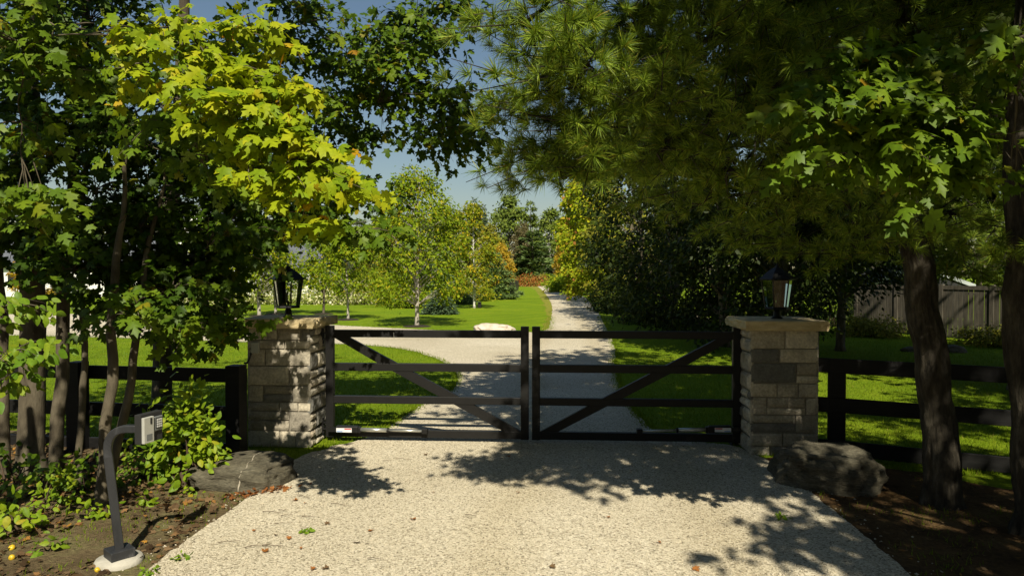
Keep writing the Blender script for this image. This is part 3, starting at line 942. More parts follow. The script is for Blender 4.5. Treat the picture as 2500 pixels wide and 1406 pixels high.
# steel posts carrying the leaves, short stub seen under the hinge stile
for px_, lab in ((816, 'short black steel gate post standing at foot of left pillar'), (1797, 'short black steel gate post standing at foot of right pillar')):
    c = PY(px_, 1080, YG + 0.06)
    pt = thing('gate_post', lab, 'post', (c.x, YG + 0.11, 0))
    MB().box((-0.045, -0.045, -0.05), (0.045, 0.045, 0.066)).build('post', M['black_metal'], pt, bevel=0.003)
    MB().box((-0.06, -0.06, 0), (0.06, 0.06, 0.012)).build('base_plate', M['black_metal'], pt)


def opener(label, px_in, px_out, flip):
    z0, z1 = PY(px_in, 1043, YG).z, PY(px_out, 1048, YG).z
    xa, xb = PY(px_in, 1043, YG - 0.09).x, PY(px_out, 1048, YG - 0.09).x
    y = YG - 0.085
    o = thing('gate_opener', label, 'gate opener', (xa, y, z0))
    L = abs(xb - xa)
    s = 1 if xb > xa else -1
    dz = z1 - z0
    X = lambda t: s * L * t
    Z = lambda t: dz * t
    h = MB()
    t1 = 0.245
    h.beam((0, 0, 0.004), (X(t1), 0, Z(t1) + 0.004), 0.075, 0.078)
    h.build('housing', M['black_metal'], o, bevel=0.012)
    hb = MB()
    hb.beam((X(t1), 0, Z(t1)), (X(t1 + 0.025), 0, Z(t1 + .025)), 0.066, 0.066)
    hb.build('collar', M['black_metal'], o, bevel=0.006)
    MB().tube([(X(t1 + .025), 0, Z(t1 + .025)), (X(0.56), 0, Z(0.56))], 0.024, 14).build('tube', M['silver'], o, smooth=True)
    MB().tube([(X(0.56), 0, Z(0.56)), (X(0.58), 0, Z(0.58))], 0.029, 14).build('collar', M['black_metal'], o)
    MB().tube([(X(0.58), 0, Z(0.58)), (X(0.96), 0, Z(0.96))], 0.014, 12).build('rod', M['silver'], o, smooth=True)
    e = MB()
    e.box((min(X(.94), X(1.0)), -0.02, Z(1) - 0.03), (max(X(.94), X(1.0)), 0.05, Z(1) + 0.025))
    e.build('bracket', M['black_metal'], o, bevel=0.004)
    r = MB()
    r.box((min(0, -s * 0.10), -0.015, -0.03), (max(0, -s * 0.10), 0.015, 0.02))
    r.build('bracket', M['black_metal'], o)
    st = MB()
    yb = -0.0395
    xa_, xb_ = sorted((X(0.01), X(0.18)))
    st.box((xa_, yb - 0.001, -0.026), (xb_, yb, 0.022))
    so = st.build('sticker', M['sticker'], o)
    p = MB()
    xc_, xd_ = sorted((X(0.10), X(0.175)))
    p.box((xc_, yb - 0.0025, 0.006), (xd_, yb - 0.0015, 0.018))
    p.build('print', M['sticker_red'], so)
    p = MB()
    xc_, xd_ = sorted((X(0.015), X(0.08)))
    p.box((xc_, yb - 0.0025, -0.022), (xd_, yb - 0.0015, -0.012))
    p.build('print', M['sticker_blue'], so)
    return o


opener('electric gate opener arm with white sticker on the left gate leaf', 821, 1043, False)
opener('electric gate opener arm low on the right gate leaf', 1785, 1555, True)


# ------------------------------------------------------------------ stone pillars
def ashlar(rs, w, h):
    """list of (u0,u1,v0,v1) stones filling a w x h face in uneven courses"""
    out = []
    z = 0.0
    while z < h - 0.01:
        ch = rs.choice([0.10, 0.15, 0.19, 0.22])
        if h - z - ch < 0.08:
            ch = h - z
        u = 0.0
        while u < w - 0.01:
            uw = ch * rs.uniform(0.7, 2.6) if ch > 0.1 else rs.uniform(0.16, 0.45)
            uw = max(0.09, min(uw, 0.48))
            if w - u - uw < 0.10:
                uw = w - u
            if ch > 0.15 and rs.rand() < 0.22:
                k = ch * rs.uniform(0.38, 0.6)
                out.append((u, u + uw, z, z + k))
                out.append((u, u + uw, z + k, z + ch))
            else:
                out.append((u, u + uw, z, z + ch))
            u += uw
        z += ch
    return out


def pillar(label, xa, xb, y0, dep, rough_side, seedname):
    rs = RS(seedname)
    w, h = xb - xa, PY((603 + 755) / 2, 801, y0).z
    o = thing('stone_pillar', label, 'pillar', ((xa + xb) / 2, y0 + dep / 2, 0))
    MB().box((-w / 2 + 0.022, -dep / 2 + 0.022, -0.1), (w / 2 - 0.022, dep / 2 - 0.022, h)).build('mortar', M['mortar'], o)
    V, F = [], []
    j = 0.007
    for face in range(4):
        fw = w if face in (0, 2) else dep
        for (u0, u1, v0, v1) in ashlar(rs, fw, h):
            strong = (face == rough_side)
            nu, nv = max(3, int((u1 - u0) / 0.028)), max(3, int((v1 - v0) / 0.028))
            prot = rs.uniform(0.0, 0.007) + (0.004 if strong else 0)
            sd = rs.uniform(0, 100)
            amp = 0.024 if strong else 0.007
            base = len(V)
            a0, a1 = u0 + j - fw / 2, u1 - j - fw / 2
            if u0 < 1e-6:
                a0 = -fw / 2 + 0.002
            if u1 > fw - 1e-6:
                a1 = fw / 2 - 0.002
            for iv in range(nv + 1):
                for iu in range(nu + 1):
                    s, t = iu / nu, iv / nv
                    u, v = a0 + (a1 - a0) * s, v0 + j + (v1 - v0 - 2 * j) * t
                    e = min(1, 5 * min(s, 1 - s) * (u1 - u0) / 0.12) * min(1, 5 * min(t, 1 - t) * (v1 - v0) / 0.12)
                    n1 = mnoise.noise(Vector((u * 9 + sd, v * 9, sd)))
                    n2 = mnoise.noise(Vector((u * 30 + sd, v * 30, sd)))
                    dpt = prot + e * (amp * (0.45 + 0.55 * n1) + amp * 0.30 * n2) - ((0.010 if strong else 0.006) if iv in (0, nv) or iu in (0, nu) else 0)
                    eu = mnoise.noise(Vector((v * 14, sd, 1))) * 0.004 if 0 < s < 1 or True else 0
                    if face == 0:
                        q = (u + eu, -dep / 2 - dpt, v)
                    elif face == 1:
                        q = (w / 2 + dpt, u + eu, v)
                    elif face == 2:
                        q = (-u, dep / 2 + dpt, v)
                    else:
                        q = (-w / 2 - dpt, -u, v)
                    V.append(q)
            for iv in range(nv):
                for iu in range(nu):
                    p = base + iv * (nu + 1) + iu
                    F.append((p, p + 1, p + nu + 2, p + nu + 1))
            # skirts back to the core
            ring = [base + i for i in range(nu + 1)] + [base + iv * (nu + 1) + nu for iv in range(1, nu + 1 if False else nv + 1)] + \
                   [base + nv * (nu + 1) + i for i in range(nu - 1, -1, -1)] + [base + iv * (nu + 1) for iv in range(nv - 1, 0, -1)]
            b2 = len(V)
            for i in ring:
                x, y, z = V[i]
                if face == 0:
                    y = -dep / 2 + 0.03
                elif face == 1:
                    x = w / 2 - 0.03
                elif face == 2:
                    y = dep / 2 - 0.03
                else:
                    x = -w / 2 + 0.03
                V.append((x, y, z))
            m = len(ring)
            for i in range(m):
                k = (i + 1) % m
                F.append((ring[i], b2 + i, b2 + k, ring[k]))
    obj('stonework', V, F, M['stone'], o)
    # sandstone cap with a rock-faced edge
    cw, cd, ct = w / 2 + 0.075, dep / 2 + 0.08, 0.105
    V, F = [], []
    nz = 6
    per = []
    N = 26
    for k in range(N):
        per.append((-cw + 2 * cw * k / N, -cd, 0, -1))
    for k in range(N):
        per.append((cw, -cd + 2 * cd * k / N, 1, 0))
    for k in range(N):
        per.append((cw - 2 * cw * k / N, cd, 0, 1))
    for k in range(N):
        per.append((-cw, cd - 2 * cd * k / N, -1, 0))
    for iz in range(nz + 1):
        t = iz / nz
        for i, (x, y, nx, ny) in enumerate(per):
            strong = (nx == 1 and rough_side == 1) or (nx == -1 and rough_side == 3)
            a = 0.022 if strong else 0.007
            d = a * (mnoise.noise(Vector((x * 11, y * 11, t * 2.4 + 3))) + 0.6 * mnoise.noise(Vector((x * 30, y * 30, t * 4)))) - (0.006 if iz in (0, nz) else 0) - (0.03 * (t - 0.5) ** 2 if strong else 0)
            V.append((x + nx * d, y + ny * d, h + 0.001 + ct * t))
    m = len(per)
    for iz in range(nz):
        for i in range(m):
            k = (i + 1) % m
            F.append((iz * m + i, iz * m + k, (iz + 1) * m + k, (iz + 1) * m + i))
    F.append(tuple(range(m - 1, -1, -1)))
    F.append(tuple(nz * m + i for i in range(m)))
    obj('cap', V, F, M['cap'], o)
    return o, h + ct


YPL, YPR = YG - 0.36, YG - 0.38
pl, capz = pillar('sunlit left stone gate pillar with yellow sandstone cap', PY(604, 900, YPL).x, PY(757, 900, YPL).x, YPL, 0.68, 1, 'pillar left c')
pr, capz2 = pillar('shaded right stone gate pillar with sandstone cap', PY(1833, 900, YPR).x, PY(1999, 900, YPR).x, YPR, 0.72, 3, 'pillar right b')

# junction box and cable loop on the left pillar's outer corner
jb = thing('junction_box', 'small grey junction box with black cable on left pillar', 'junction box', Vector(PY(626, 848, YPL)) + Vector((0, -0.026, 0)))
MB().box((-0.045, -0.02, -0.06), (0.045, 0.02, 0.06)).build('box', M['grey_plastic'], jb, bevel=0.006)
MB().tube(bez((-0.05, 0.0, -0.06), (-0.13, 0.0, -0.17), -0.09, 8), 0.012, 8).build('cable', M['pad_black'], jb, smooth=True)


# ------------------------------------------------------------------ lanterns
def lantern(label, x, y, z, rot):
    o = thing('post_lantern', label, 'lantern', (x, y, z), rz=rot)
    H = lambda r0, z0, r1, z1, n=6: [(r0, z0), (r1, z1)]
    b = MB()
    b.lathe([(0.062, 0), (0.062, 0.012), (0.045, 0.022), (0.040, 0.045), (0.036, 0.085), (0.026, 0.10), (0.022, 0.115)], 18)
    b.build('base', M['black_metal'], o, smooth=False)
    z0, z1 = 0.115, 0.435
    r0, r1 = 0.128, 0.170
    tr = MB()
    tr.lathe([(r0 + 0.006, z0 - 0.012), (r0 + 0.010, z0), (r0 + 0.004, z0 + 0.016)], 6)
    tr.build('tray', M['black_metal'], o)
    fr = MB()
    gsv, gsf = [], []
    for k in range(6):
        a = 2 * math.pi * k / 6
        p0 = Vector((r0 * math.cos(a), r0 * math.sin(a), z0 + 0.012))
        p1 = Vector((r1 * math.cos(a), r1 * math.sin(a), z1))
        fr.tube([p0, p1], 0.0085, 6)
        a2 = a + math.pi / 3
        p2 = Vector((r0 * math.cos(a2), r0 * math.sin(a2), z0 + 0.012))
        p3 = Vector((r1 * math.cos(a2), r1 * math.sin(a2), z1))
        fr.tube([p1, p3], 0.0075, 6)
        gm = MB()
        gm.add([p0 * 1.0, p2, p3, p1], [(0, 1, 2, 3)])
        gm.build('glass_pane', M['glass'], o)
    fr.build('frame', M['black_metal'], o)
    rf = MB()
    rf.lathe([(0.165, z1 - 0.004), (0.196, z1 + 0.0), (0.196, z1 + 0.010), (0.115, z1 + 0.085), (0.045, z1 + 0.135), (0.030, z1 + 0.14), (0.030, z1 + 0.152), (0.008, z1 + 0.165), (0.013, z1 + 0.178), (0.002, z1 + 0.192)], 6)
    rf.build('roof', M['black_metal'], o)
    cd = MB()
    cd.tube([(0, 0, z0), (0, 0, z0 + 0.07)], 0.016, 8)
    for k in range(3):
        a = 2.1 * k + 0.4
        cd.tube([(0, 0, z0 + 0.05), (0.03 * math.cos(a), 0.03 * math.sin(a), z0 + 0.055)], 0.005, 6)
        cd.tube([(0.03 * math.cos(a), 0.03 * math.sin(a), z0 + 0.05), (0.03 * math.cos(a), 0.03 * math.sin(a), z0 + 0.17)], 0.011, 8)
    cd.build('candle_cluster', M['candle'], o)
    return o


lantern('black hexagonal lantern on the left pillar cap', pl.location.x - 0.02, pl.location.y, capz + 0.001, R(4))
lantern('black hexagonal lantern on the shaded right pillar cap', pr.location.x + 0.03, pr.location.y, capz2 + 0.001, R(-3))


# ------------------------------------------------------------------ black board fences
def board_fence(label, posts, zs, bw, pw=0.13, ptop=None, face=-1):
    o = thing('board_fence', label, 'fence', (posts[0][0], posts[0][1], 0))
    off = Vector(o.location)
    pts = [Vector((p[0], p[1], 0)) for p in posts]
    for i in range(len(pts) - 1):
        a, b = pts[i], pts[i + 1]
        n = Vector((-(b - a).y, (b - a).x, 0)).normalized() * face
        for z in zs:
            dzz = mnoise.noise(Vector((z * 9, i, 3))) * 0.012
            MB().beam(a + n * 0.085 - off + Vector((0, 0, z)) - (b - a).normalized() * 0.07, b + n * 0.085 - off + Vector((0, 0, z + dzz)) - (b - a).normalized() * 0.075, 0.038, bw).build('rail', M['black_wood'], o, bevel=0.004)
    for i, p in enumerate(pts):
        h = ptop[i] if hasattr(ptop, '__len__') else ptop
        q = p - off
        d = (pts[1] - pts[0]).normalized() if i == 0 else (pts[i] - pts[i - 1]).normalized()
        ang = math.atan2(d.y, d.x)
        m = Matrix.Translation(q) @ Matrix.Rotation(ang, 4, 'Z')
        MB().box((-pw / 2, -pw / 2, -0.2), (pw / 2, pw / 2, h), m).build('post', M['black_wood'], o, bevel=0.006)
    return o


fl0 = P(577, 1000, 7.25)
fl1 = P(190, 1000, 7.55)
fl2 = P(-250, 1000, 7.9)
fl3 = P(-800, 1000, 8.3)
board_fence('black board fence running left from the left pillar behind the trunks', [(p.x, p.y) for p in (fl0, fl1, fl2, fl3)], (0.86, 0.45, 0.05), 0.148, 0.16, 0.985)
fr0 = P(2042, 1000, 7.35)
fr1 = P(2300, 1000, 6.95)
fr2 = P(2560, 1000, 6.55)
fr3 = P(2950, 1000, 6.0)
prx = pr.location.x + 0.36
board_fence('black board fence angling forward from the right pillar behind the pine trunk', [(p.x, p.y) for p in (P(1975, 1000, 7.45), fr0, P(2500, 1000, 6.62), fr3)], (0.975, 0.555, 0.10), 0.155, 0.17, [0.6, 1.0, 1.05, 1.05])

# ------------------------------------------------------------------ keypad pedestal
base = G(292, 1374)
kp = thing('keypad_pedestal', 'black gooseneck keypad post on concrete footing beside the gravel', 'keypad post', (base.x, base.y, 0))
ft = MB()
prof = [(0.145, -0.05), (0.150, 0.02), (0.135, 0.042), (0.06, 0.048)]
ft.lathe(prof, 22)
for i, v in enumerate(ft.v):
    k = 1 + 0.09 * mnoise.noise(Vector((v.x * 9, v.y * 9, v.z * 14)))
    v.x *= k * 1.02
    v.y *= k * 0.95
ft.build('footing', M['concrete'], kp, smooth=True)
mrot = Matrix.Rotation(R(-38), 4, 'Z')
MB().box((-0.075, -0.075, 0.045), (0.075, 0.075, 0.105), mrot).build('base_cover', M['post_paint'], kp, bevel=0.005)
d0 = (base - CAMP).dot(FH)
B = lambda px, py, d: P(px, py, d) - Vector((base.x, base.y, 0))
top = B(264.5, 1114, d0 - 0.02)
pts = [(0, 0, 0.10), tuple(top * 0.5 + Vector((0, 0, 0.05))), tuple(top)]
bend = [B(*q_, d0 - 0.02) for q_ in ((263.4, 1102), (263.4, 1091), (265, 1080), (268.5, 1070), (274, 1061.5), (281, 1055), (289.5, 1050.2), (299, 1047.3), (310, 1046), (334, 1046))]
path = [Vector(p) for p in pts] + bend
# square tube
sq = MB()
n0 = len(sq.v)
hw = 0.027
cs_ = []
for i, p in enumerate(path):
    a, b = path[max(0, i - 1)], path[min(len(path) - 1, i + 1)]
    t = (b - a).normalized()
    side = (RGT * math.cos(R(-38)) + FH * math.sin(R(-38)))
    yv = FH
    u = t.cross(yv).normalized()
    w_ = u.cross(t).normalized()
    hh = hw if i < 3 else hw * 0.92
    c4 = [p + u * hh + w_ * hh, p - u * hh + w_ * hh, p - u * hh - w_ * hh, p + u * hh - w_ * hh]
    # turn the section so an edge faces the camera on the upright
    rot = Matrix.Rotation(R(35) * max(0, 1 - i / 9), 3, t)
    sq.v += [p + rot @ (c - p) for c in c4]
for i in range(len(path) - 1):
    for k in range(4):
        k2 = (k + 1) % 4
        sq.f.append((i * 4 + k, i * 4 + k2, i * 4 + 4 + k2, i * 4 + 4 + k))
sq.f += [(3, 2, 1, 0), tuple(len(path) * 4 - 4 + k for k in range(4))]
sq.build('post', M['post_paint'], kp, bevel=0.006)
# head: plate turned toward the drive
hp = B(343, 1050, d0 - 0.10)
un = Vector((0.27, 0.96, 0)).normalized()          # along the plate (away from camera)
nn = Vector((0.96, -0.27, 0)).normalized()         # plate normal
ux = RGT * un.x + FH * un.y
nx_ = RGT * nn.x + FH * nn.y
hm = Matrix((ux, -nx_, Vector((0, 0, 1)))).transposed().to_4x4()
hm.translation = hp
hs = 0.098
W_ = 0.19
hd = MB().box((0, 0.0, -hs), (W_, 0.05, hs), hm).build('head_box', M['pad_black'], kp, bevel=0.004)
MB().box((0.008, -0.022, -hs + 0.004), (0.094, 0.001, hs - 0.02), hm).build('intercom', M['grey_plastic'], hd, bevel=0.004)
MB().box((0.060, -0.0245, 0.03), (0.074, -0.0222, 0.07), hm).build('slot', M['pad_black'], hd)
MB().box((0.028, -0.024, -0.075), (0.074, -0.0222, -0.035), hm).build('label_window', M['grey_dark'], hd)
kpd = MB().box((0.104, -0.014, -0.03), (0.180, 0.001, 0.068), hm).build('keypad', M['grey_dark'], hd, bevel=0.006)
MB().box((0.116, -0.0165, -0.012), (0.170, -0.0142, 0.058), hm).build('keypad_face', M['pad_black'], hd)
kb = MB()
for i in range(3):
    for k in range(4):
        u, v = 0.122 + i * 0.0155, -0.006 + k * 0.0155
        kb.box((u, -0.0215, v), (u + 0.011, -0.0167, v + 0.011), hm)
kb.build('buttons', M['button'], hd)

# ------------------------------------------------------------------ boulders
def boulder(name, label, loc, sx, sy, sz, mat, seed, rz=0.0, flatk=1.0, vein=False, sub=5, cat='boulder', group=None):
    import bmesh
    bm = bmesh.new()
    bmesh.ops.create_icosphere(bm, subdivisions=sub, radius=1)
    for v in bm.verts:
        p = v.co.copy()
        q = Vector((math.copysign(abs(p.x) ** 0.75, p.x), math.copysign(abs(p.y) ** 0.75, p.y), math.copysign(abs(p.z) ** (0.8 * flatk), p.z)))
        n = mnoise.noise(p * 1.1 + Vector((seed, 0, 0))) * 0.26 + mnoise.noise(p * 2.6 + Vector((seed, 3, 0))) * 0.12 + mnoise.noise(p * 7 + Vector((seed, 3, 9))) * 0.045 + mnoise.noise(p * 17 + Vector((seed, 5, 9))) * 0.02
        ridge = abs(mnoise.noise(p * 1.7 + Vector((0, seed, 5))))
        q *= 1 + n - 0.10 * max(0, 0.12 - ridge) / 0.12
        q.z += 0.07 * math.floor(q.z * 3.2 + 0.9 * mnoise.noise(p * 1.3 + Vector((seed, 7, 1)))) / 3.2
        v.co = Vector((q.x * sx, q.y * sy, q.z * sz))
    V = [v.co.copy() for v in bm.verts]
    F = [tuple(v.index for v in f.verts) for f in bm.faces]
    bm.free()
    zmin = 0.0
    o = obj(name, [v + Vector((0, 0, sz * 0.5)) for v in V], F, M[mat], None, loc, smooth=True)
    o.rotation_euler = (0, 0, rz)
    tag(o, label, cat, group)
    if vein:
        from mathutils.bvhtree import BVHTree
        bvh = BVHTree.FromPolygons([v + Vector((0, 0, sz * 0.5)) for v in V], F)
        rows = []
        for i in range(40):
            t = i / 39
            x = sx * (0.12 + 0.18 * t) + 0.02 * mnoise.noise(Vector((t * 6, 1, 0)))
            y = sy * (0.55 - 1.65 * t)
            wv = 0.005 + 0.005 * mnoise.noise(Vector((t * 9, 4, 0)))
            row = []
            for dx in (-wv, 0, wv):
                h = bvh.ray_cast(Vector((x + dx, y - 0.5, 1.6)), Vector((0, 0.35, -1)).normalized())
                if h[0] is None:
                    row = None
                    break
                row.append(h[0] + h[1] * 0.004)
            if row:
                rows.append(row)
        vs, fs = [], []
        for r_ in rows:
            vs += r_
        for i in range(len(rows) - 1):
            for k in range(2):
                a = i * 3 + k
                fs.append((a, a + 1, a + 4, a + 3))
        obj('quartz_vein', vs, fs, M['vein'], o)
    return o


bl_ = G(575, 1190)
boulder('boulder', 'flat grey boulder with a pale quartz vein at foot of left pillar', (bl_.x + 0.02, bl_.y + 0.20, -0.03), 0.46, 0.36, 0.17, 'boulder', 3.3, R(-8), 0.8, True)
br_ = G(2035, 1195)
boulder('boulder', 'large rounded boulder half in shade below the right pillar', (br_.x, br_.y + 0.22, -0.04), 0.44, 0.36, 0.25, 'boulder', 8.1, R(-20))
fb = G(1204, 809)
boulder('boulder', 'pale low boulder on the lawn edge behind the gate', (fb.x, fb.y, -0.06), 0.72, 0.4, 0.2, 'pale_rock', 5.7, 0, 0.8)
for i, (px, py, s, lab) in enumerate(((1690, 781, 0.30, 'small grey rock in the dark grass beside the tree row'), (1722, 781, 0.18, 'small tan rock next to the grey rock in dark grass'), (2330, 860, 0.28, 'grey rock lying below the wooden privacy fence'), (2222, 858, 0.2, 'small rock left of the pine trunk under the privacy fence'))):
    q = G(px, py)
    boulder('rock', lab, (q.x, q.y, -0.03), s, s * 0.7, s * 0.5, 'boulder' if i != 1 else 'pale_rock', 11 + i, 0, 1, False, 3, 'rock')

# ------------------------------------------------------------------ wooden privacy fence, shed
a, b = P(2088, 800, 24.0), P(2560, 840, 18.8)
pf = thing('privacy_fence', 'weathered wooden privacy fence of upright boards behind the pine', 'fence', (a.x, a.y, 0))
d = Vector((b.x - a.x, b.y - a.y, 0))
L = d.length
ang = math.atan2(d.y, d.x)
rot = Matrix.Rotation(ang, 4, 'Z')
npan = 4
for k in range(npan + 1):
    MB().box((L * k / npan - 0.06, 0.0, -0.1), (L * k / npan + 0.06, 0.12, 1.66), rot).build('post', M['old_wood'], pf)
for k in range(npan):
    x0 = L * k / npan + 0.06
    x1 = L * (k + 1) / npan - 0.06
    MB().box((x0, 0.01, 1.50), (x1, 0.07, 1.62), rot).build('top_rail', M['old_wood'], pf)
    mb = MB()
    n = int((x1 - x0) / 0.145)
    for i in range(n):
        u = x0 + (x1 - x0) * i / n
        mb.box((u + 0.006, 0.03, 0.03), (u + (x1 - x0) / n - 0.012, 0.05, 1.4995), rot)
    mb.build('board_panel', M['old_wood'], pf)

sc_ = P(2235, 690, 31)
sh = thing('shed', 'dark shed with a pale sloping eave behind the privacy fence', 'shed', (sc_.x, sc_.y, 0), rz=YAW)
MB().box((-1.9, 0, 0), (2.4, 3.0, 1.45)).build('wall', M['dark_roof'], sh)
g_ = MB()
g_.add([(-2.3, -0.15, 1.45), (2.6, -0.15, 1.45), (0.0, -0.15, 2.4), (-2.3, 3.2, 1.45), (2.6, 3.2, 1.45), (0.0, 3.2, 2.4)], [(0, 1, 2), (5, 4, 3), (0, 2, 5, 3), (1, 4, 5, 2), (0, 3, 4, 1)])
g_.build('roof', M['dark_roof'], sh)
MB().beam((-2.35, -0.2, 1.42), (0.0, -0.2, 2.38), 0.06, 0.16).build('eave_board', M['eave'], sh)
MB().beam((0.02, -0.2, 2.38), (2.65, -0.2, 1.42), 0.06, 0.16).build('eave_board', M['eave'], sh)

# ------------------------------------------------------------------ distant fence, far gate, bollard, lawn signs
a, b = G(1246, 719), G(1265, 708)
f2 = thing('boundary_fence', 'dark fence end showing beyond the bluish pine by the lawn', 'fence', (a.x, a.y, 0))
d = Vector((b.x - a.x, b.y - a.y, 0))
for k in range(4):
    q = d * (k / 3)
    MB().box(q + Vector((-0.07, -0.07, 0)), q + Vector((0.07, 0.07, 1.35))).build('post', M['black_metal'], f2)
for k in range(3):
    MB().beam(d * (k / 3) + Vector((0, 0, 0.66)), d * ((k + 1) / 3) + Vector((0, 0, 0.66)), 0.04, 1.15).build('panel', M['black_metal'], f2)
fg = G(1345, 690)
f3 = thing('field_gate', 'small grey gate closing the far end of the gravel path', 'gate', (fg.x, fg.y, 0), rz=YAW)
MB().box((-1.25, -0.05, 0.08), (1.25, 0.05, 1.3)).build('panel', M['grey_roof'], f3)
for x in (-1.35, 1.35):
    MB().box((x - 0.09, -0.09, 0), (x + 0.09, 0.09, 1.4)).build('post', M['dark_roof'], f3)
q = G(1171, 752)
bo = thing('bollard', 'short black bollard on the lawn beside the birch', 'bollard', (q.x, q.y, 0))
MB().box((-0.10, -0.08, 0), (0.10, 0.08, 0.32)).build('shaft', M['black_metal'], bo, bevel=0.01)
MB().box((-0.12, -0.10, 0.322), (0.12, 0.10, 0.36)).build('top', M['black_metal'], bo, bevel=0.01)

# ------------------------------------------------------------------ white house far left
hc = P(330, 690, 62)
ho = thing('house', 'white house with grey shingled roofs half hidden by the left trees', 'house', (hc.x, hc.y, 0), rz=YAW)
MB().box((-14, 0, 0), (3.0, 9, 2.7)).build('wall', M['white_wall'], ho)
MB().box((3.002, -1.5, 0), (10.0, 9, 4.6)).build('wall', M['white_wall'], ho)
MB().box((10.002, 0, 0), (17, 9, 2.6)).build('wall', M['white_wall'], ho)


def gable(mb, x0, x1, y0, y1, z0, z1, axis='x'):
    if axis == 'x':
        ym = (y0 + y1) / 2
        mb.add([(x0, y0, z0), (x1, y0, z0), (x1, y1, z0), (x0, y1, z0), (x0, ym, z1), (x1, ym, z1)], [(0, 1, 5, 4), (2, 3, 4, 5), (0, 4, 3), (1, 2, 5), (3, 2, 1, 0)])
    else:
        xm = (x0 + x1) / 2
        mb.add([(x0, y0, z0), (x1, y0, z0), (x1, y1, z0), (x0, y1, z0), (xm, y0, z1), (xm, y1, z1)], [(0, 4, 5, 3), (1, 2, 5, 4), (0, 1, 4), (3, 5, 2), (3, 2, 1, 0)])


r1 = MB()
gable(r1, -14.5, 2.99, -0.5, 9.5, 2.702, 5.4)
r1.build('roof', M['grey_roof'], ho)
r2 = MB()
gable(r2, 10.01, 17.5, -0.5, 9.5, 2.602, 5.0)
r2.build('roof', M['grey_roof'], ho)
r3 = MB()
gable(r3, 3.0, 10.0, -1.49, 9, 4.602, 8.0, 'y')
r3.build('gable', M['white_wall'], ho)
for s in (-1, 1):
    e = MB()
    e.add([(6.5, -1.9, 8.03), (6.5 + s * 3.95, -1.9, 4.21), (6.5 + s * 3.95, 9.3, 4.21), (6.5, 9.3, 8.03), (6.5, -1.9, 8.23), (6.5 + s * 3.95, -1.9, 4.41), (6.5 + s * 3.95, 9.3, 4.41), (6.5, 9.3, 8.23)],
          [(0, 1, 2, 3), (4, 5, 6, 7), (0, 1, 5, 4), (1, 2, 6, 5), (2, 3, 7, 6), (3, 0, 4, 7)])
    e.build('roof', M['grey_roof'], ho)
for x, z, w in ((-11, 1.5, 1.2), (-7, 1.5, 1.2), (-2, 1.5, 1.6), (5, 1.6, 1.1), (8, 1.6, 1.1), (6.5, 3.9, 1.4), (12, 1.4, 1.2), (15, 1.4, 1.2)):
    y = -1.5 if 3 < x < 10 else 0
    wd = MB().box((x - w / 2, y - 0.05, z - 0.7), (x + w / 2, y - 0.003, z + 0.7)).build('window', M['white_wall'], ho)
    MB().box((x - w / 2 + 0.08, y - 0.07, z - 0.62), (x + w / 2 - 0.08, y - 0.052, z + 0.62)).build('pane', M['window'], wd)
# ------------------------------------------------------------------ near trees on the left
def tp(px, d, r, ztop, lean=(0, 0), kink=0.0):
    """trunk path from a ground spot"""
    b = P(px, 1000, d)
    return [(b.x, b.y, 0, r), (b.x + lean[0] * 0.3 + kink, b.y + lean[1] * 0.3, ztop * 0.33, r * 0.88), (b.x + lean[0] * 0.65 - kink, b.y + lean[1] * 0.65, ztop * 0.66, r * 0.66), (b.x + lean[0], b.y + lean[1], ztop, r * 0.25)]


B_ = wblob


def wb(x, y, z, rx, ry, rz, n):
    return (Vector((x, y, z)), rx, ry, rz, n)


def sb(gx, gy, z, rx, ry, rz, n):
    """crown clump placed by where its shade falls"""
    return (Vector((gx + 0.197 * z, gy - 0.98 * z, z)), rx, ry, rz, n)


# big grey trunk, far left; carries the dark crown over the left of the view
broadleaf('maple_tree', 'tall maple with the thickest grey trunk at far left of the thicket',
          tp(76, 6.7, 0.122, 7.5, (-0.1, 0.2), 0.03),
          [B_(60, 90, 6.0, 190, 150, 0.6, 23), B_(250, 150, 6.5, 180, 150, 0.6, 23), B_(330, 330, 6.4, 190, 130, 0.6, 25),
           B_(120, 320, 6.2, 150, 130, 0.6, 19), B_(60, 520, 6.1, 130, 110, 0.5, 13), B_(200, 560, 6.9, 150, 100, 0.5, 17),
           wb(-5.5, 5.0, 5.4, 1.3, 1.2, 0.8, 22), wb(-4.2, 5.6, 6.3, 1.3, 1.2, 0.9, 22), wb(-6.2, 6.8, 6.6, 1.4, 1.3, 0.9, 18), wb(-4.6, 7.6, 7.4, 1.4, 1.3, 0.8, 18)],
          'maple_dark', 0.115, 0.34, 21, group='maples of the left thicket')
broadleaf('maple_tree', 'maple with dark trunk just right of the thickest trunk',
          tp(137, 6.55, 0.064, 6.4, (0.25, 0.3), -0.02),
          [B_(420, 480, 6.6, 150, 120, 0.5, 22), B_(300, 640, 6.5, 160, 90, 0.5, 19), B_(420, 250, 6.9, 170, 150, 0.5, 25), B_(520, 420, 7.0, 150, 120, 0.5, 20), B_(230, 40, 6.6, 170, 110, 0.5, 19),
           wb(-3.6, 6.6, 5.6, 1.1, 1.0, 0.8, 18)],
          'maple_dark', 0.112, 0.32, 21, group='maples of the left thicket')
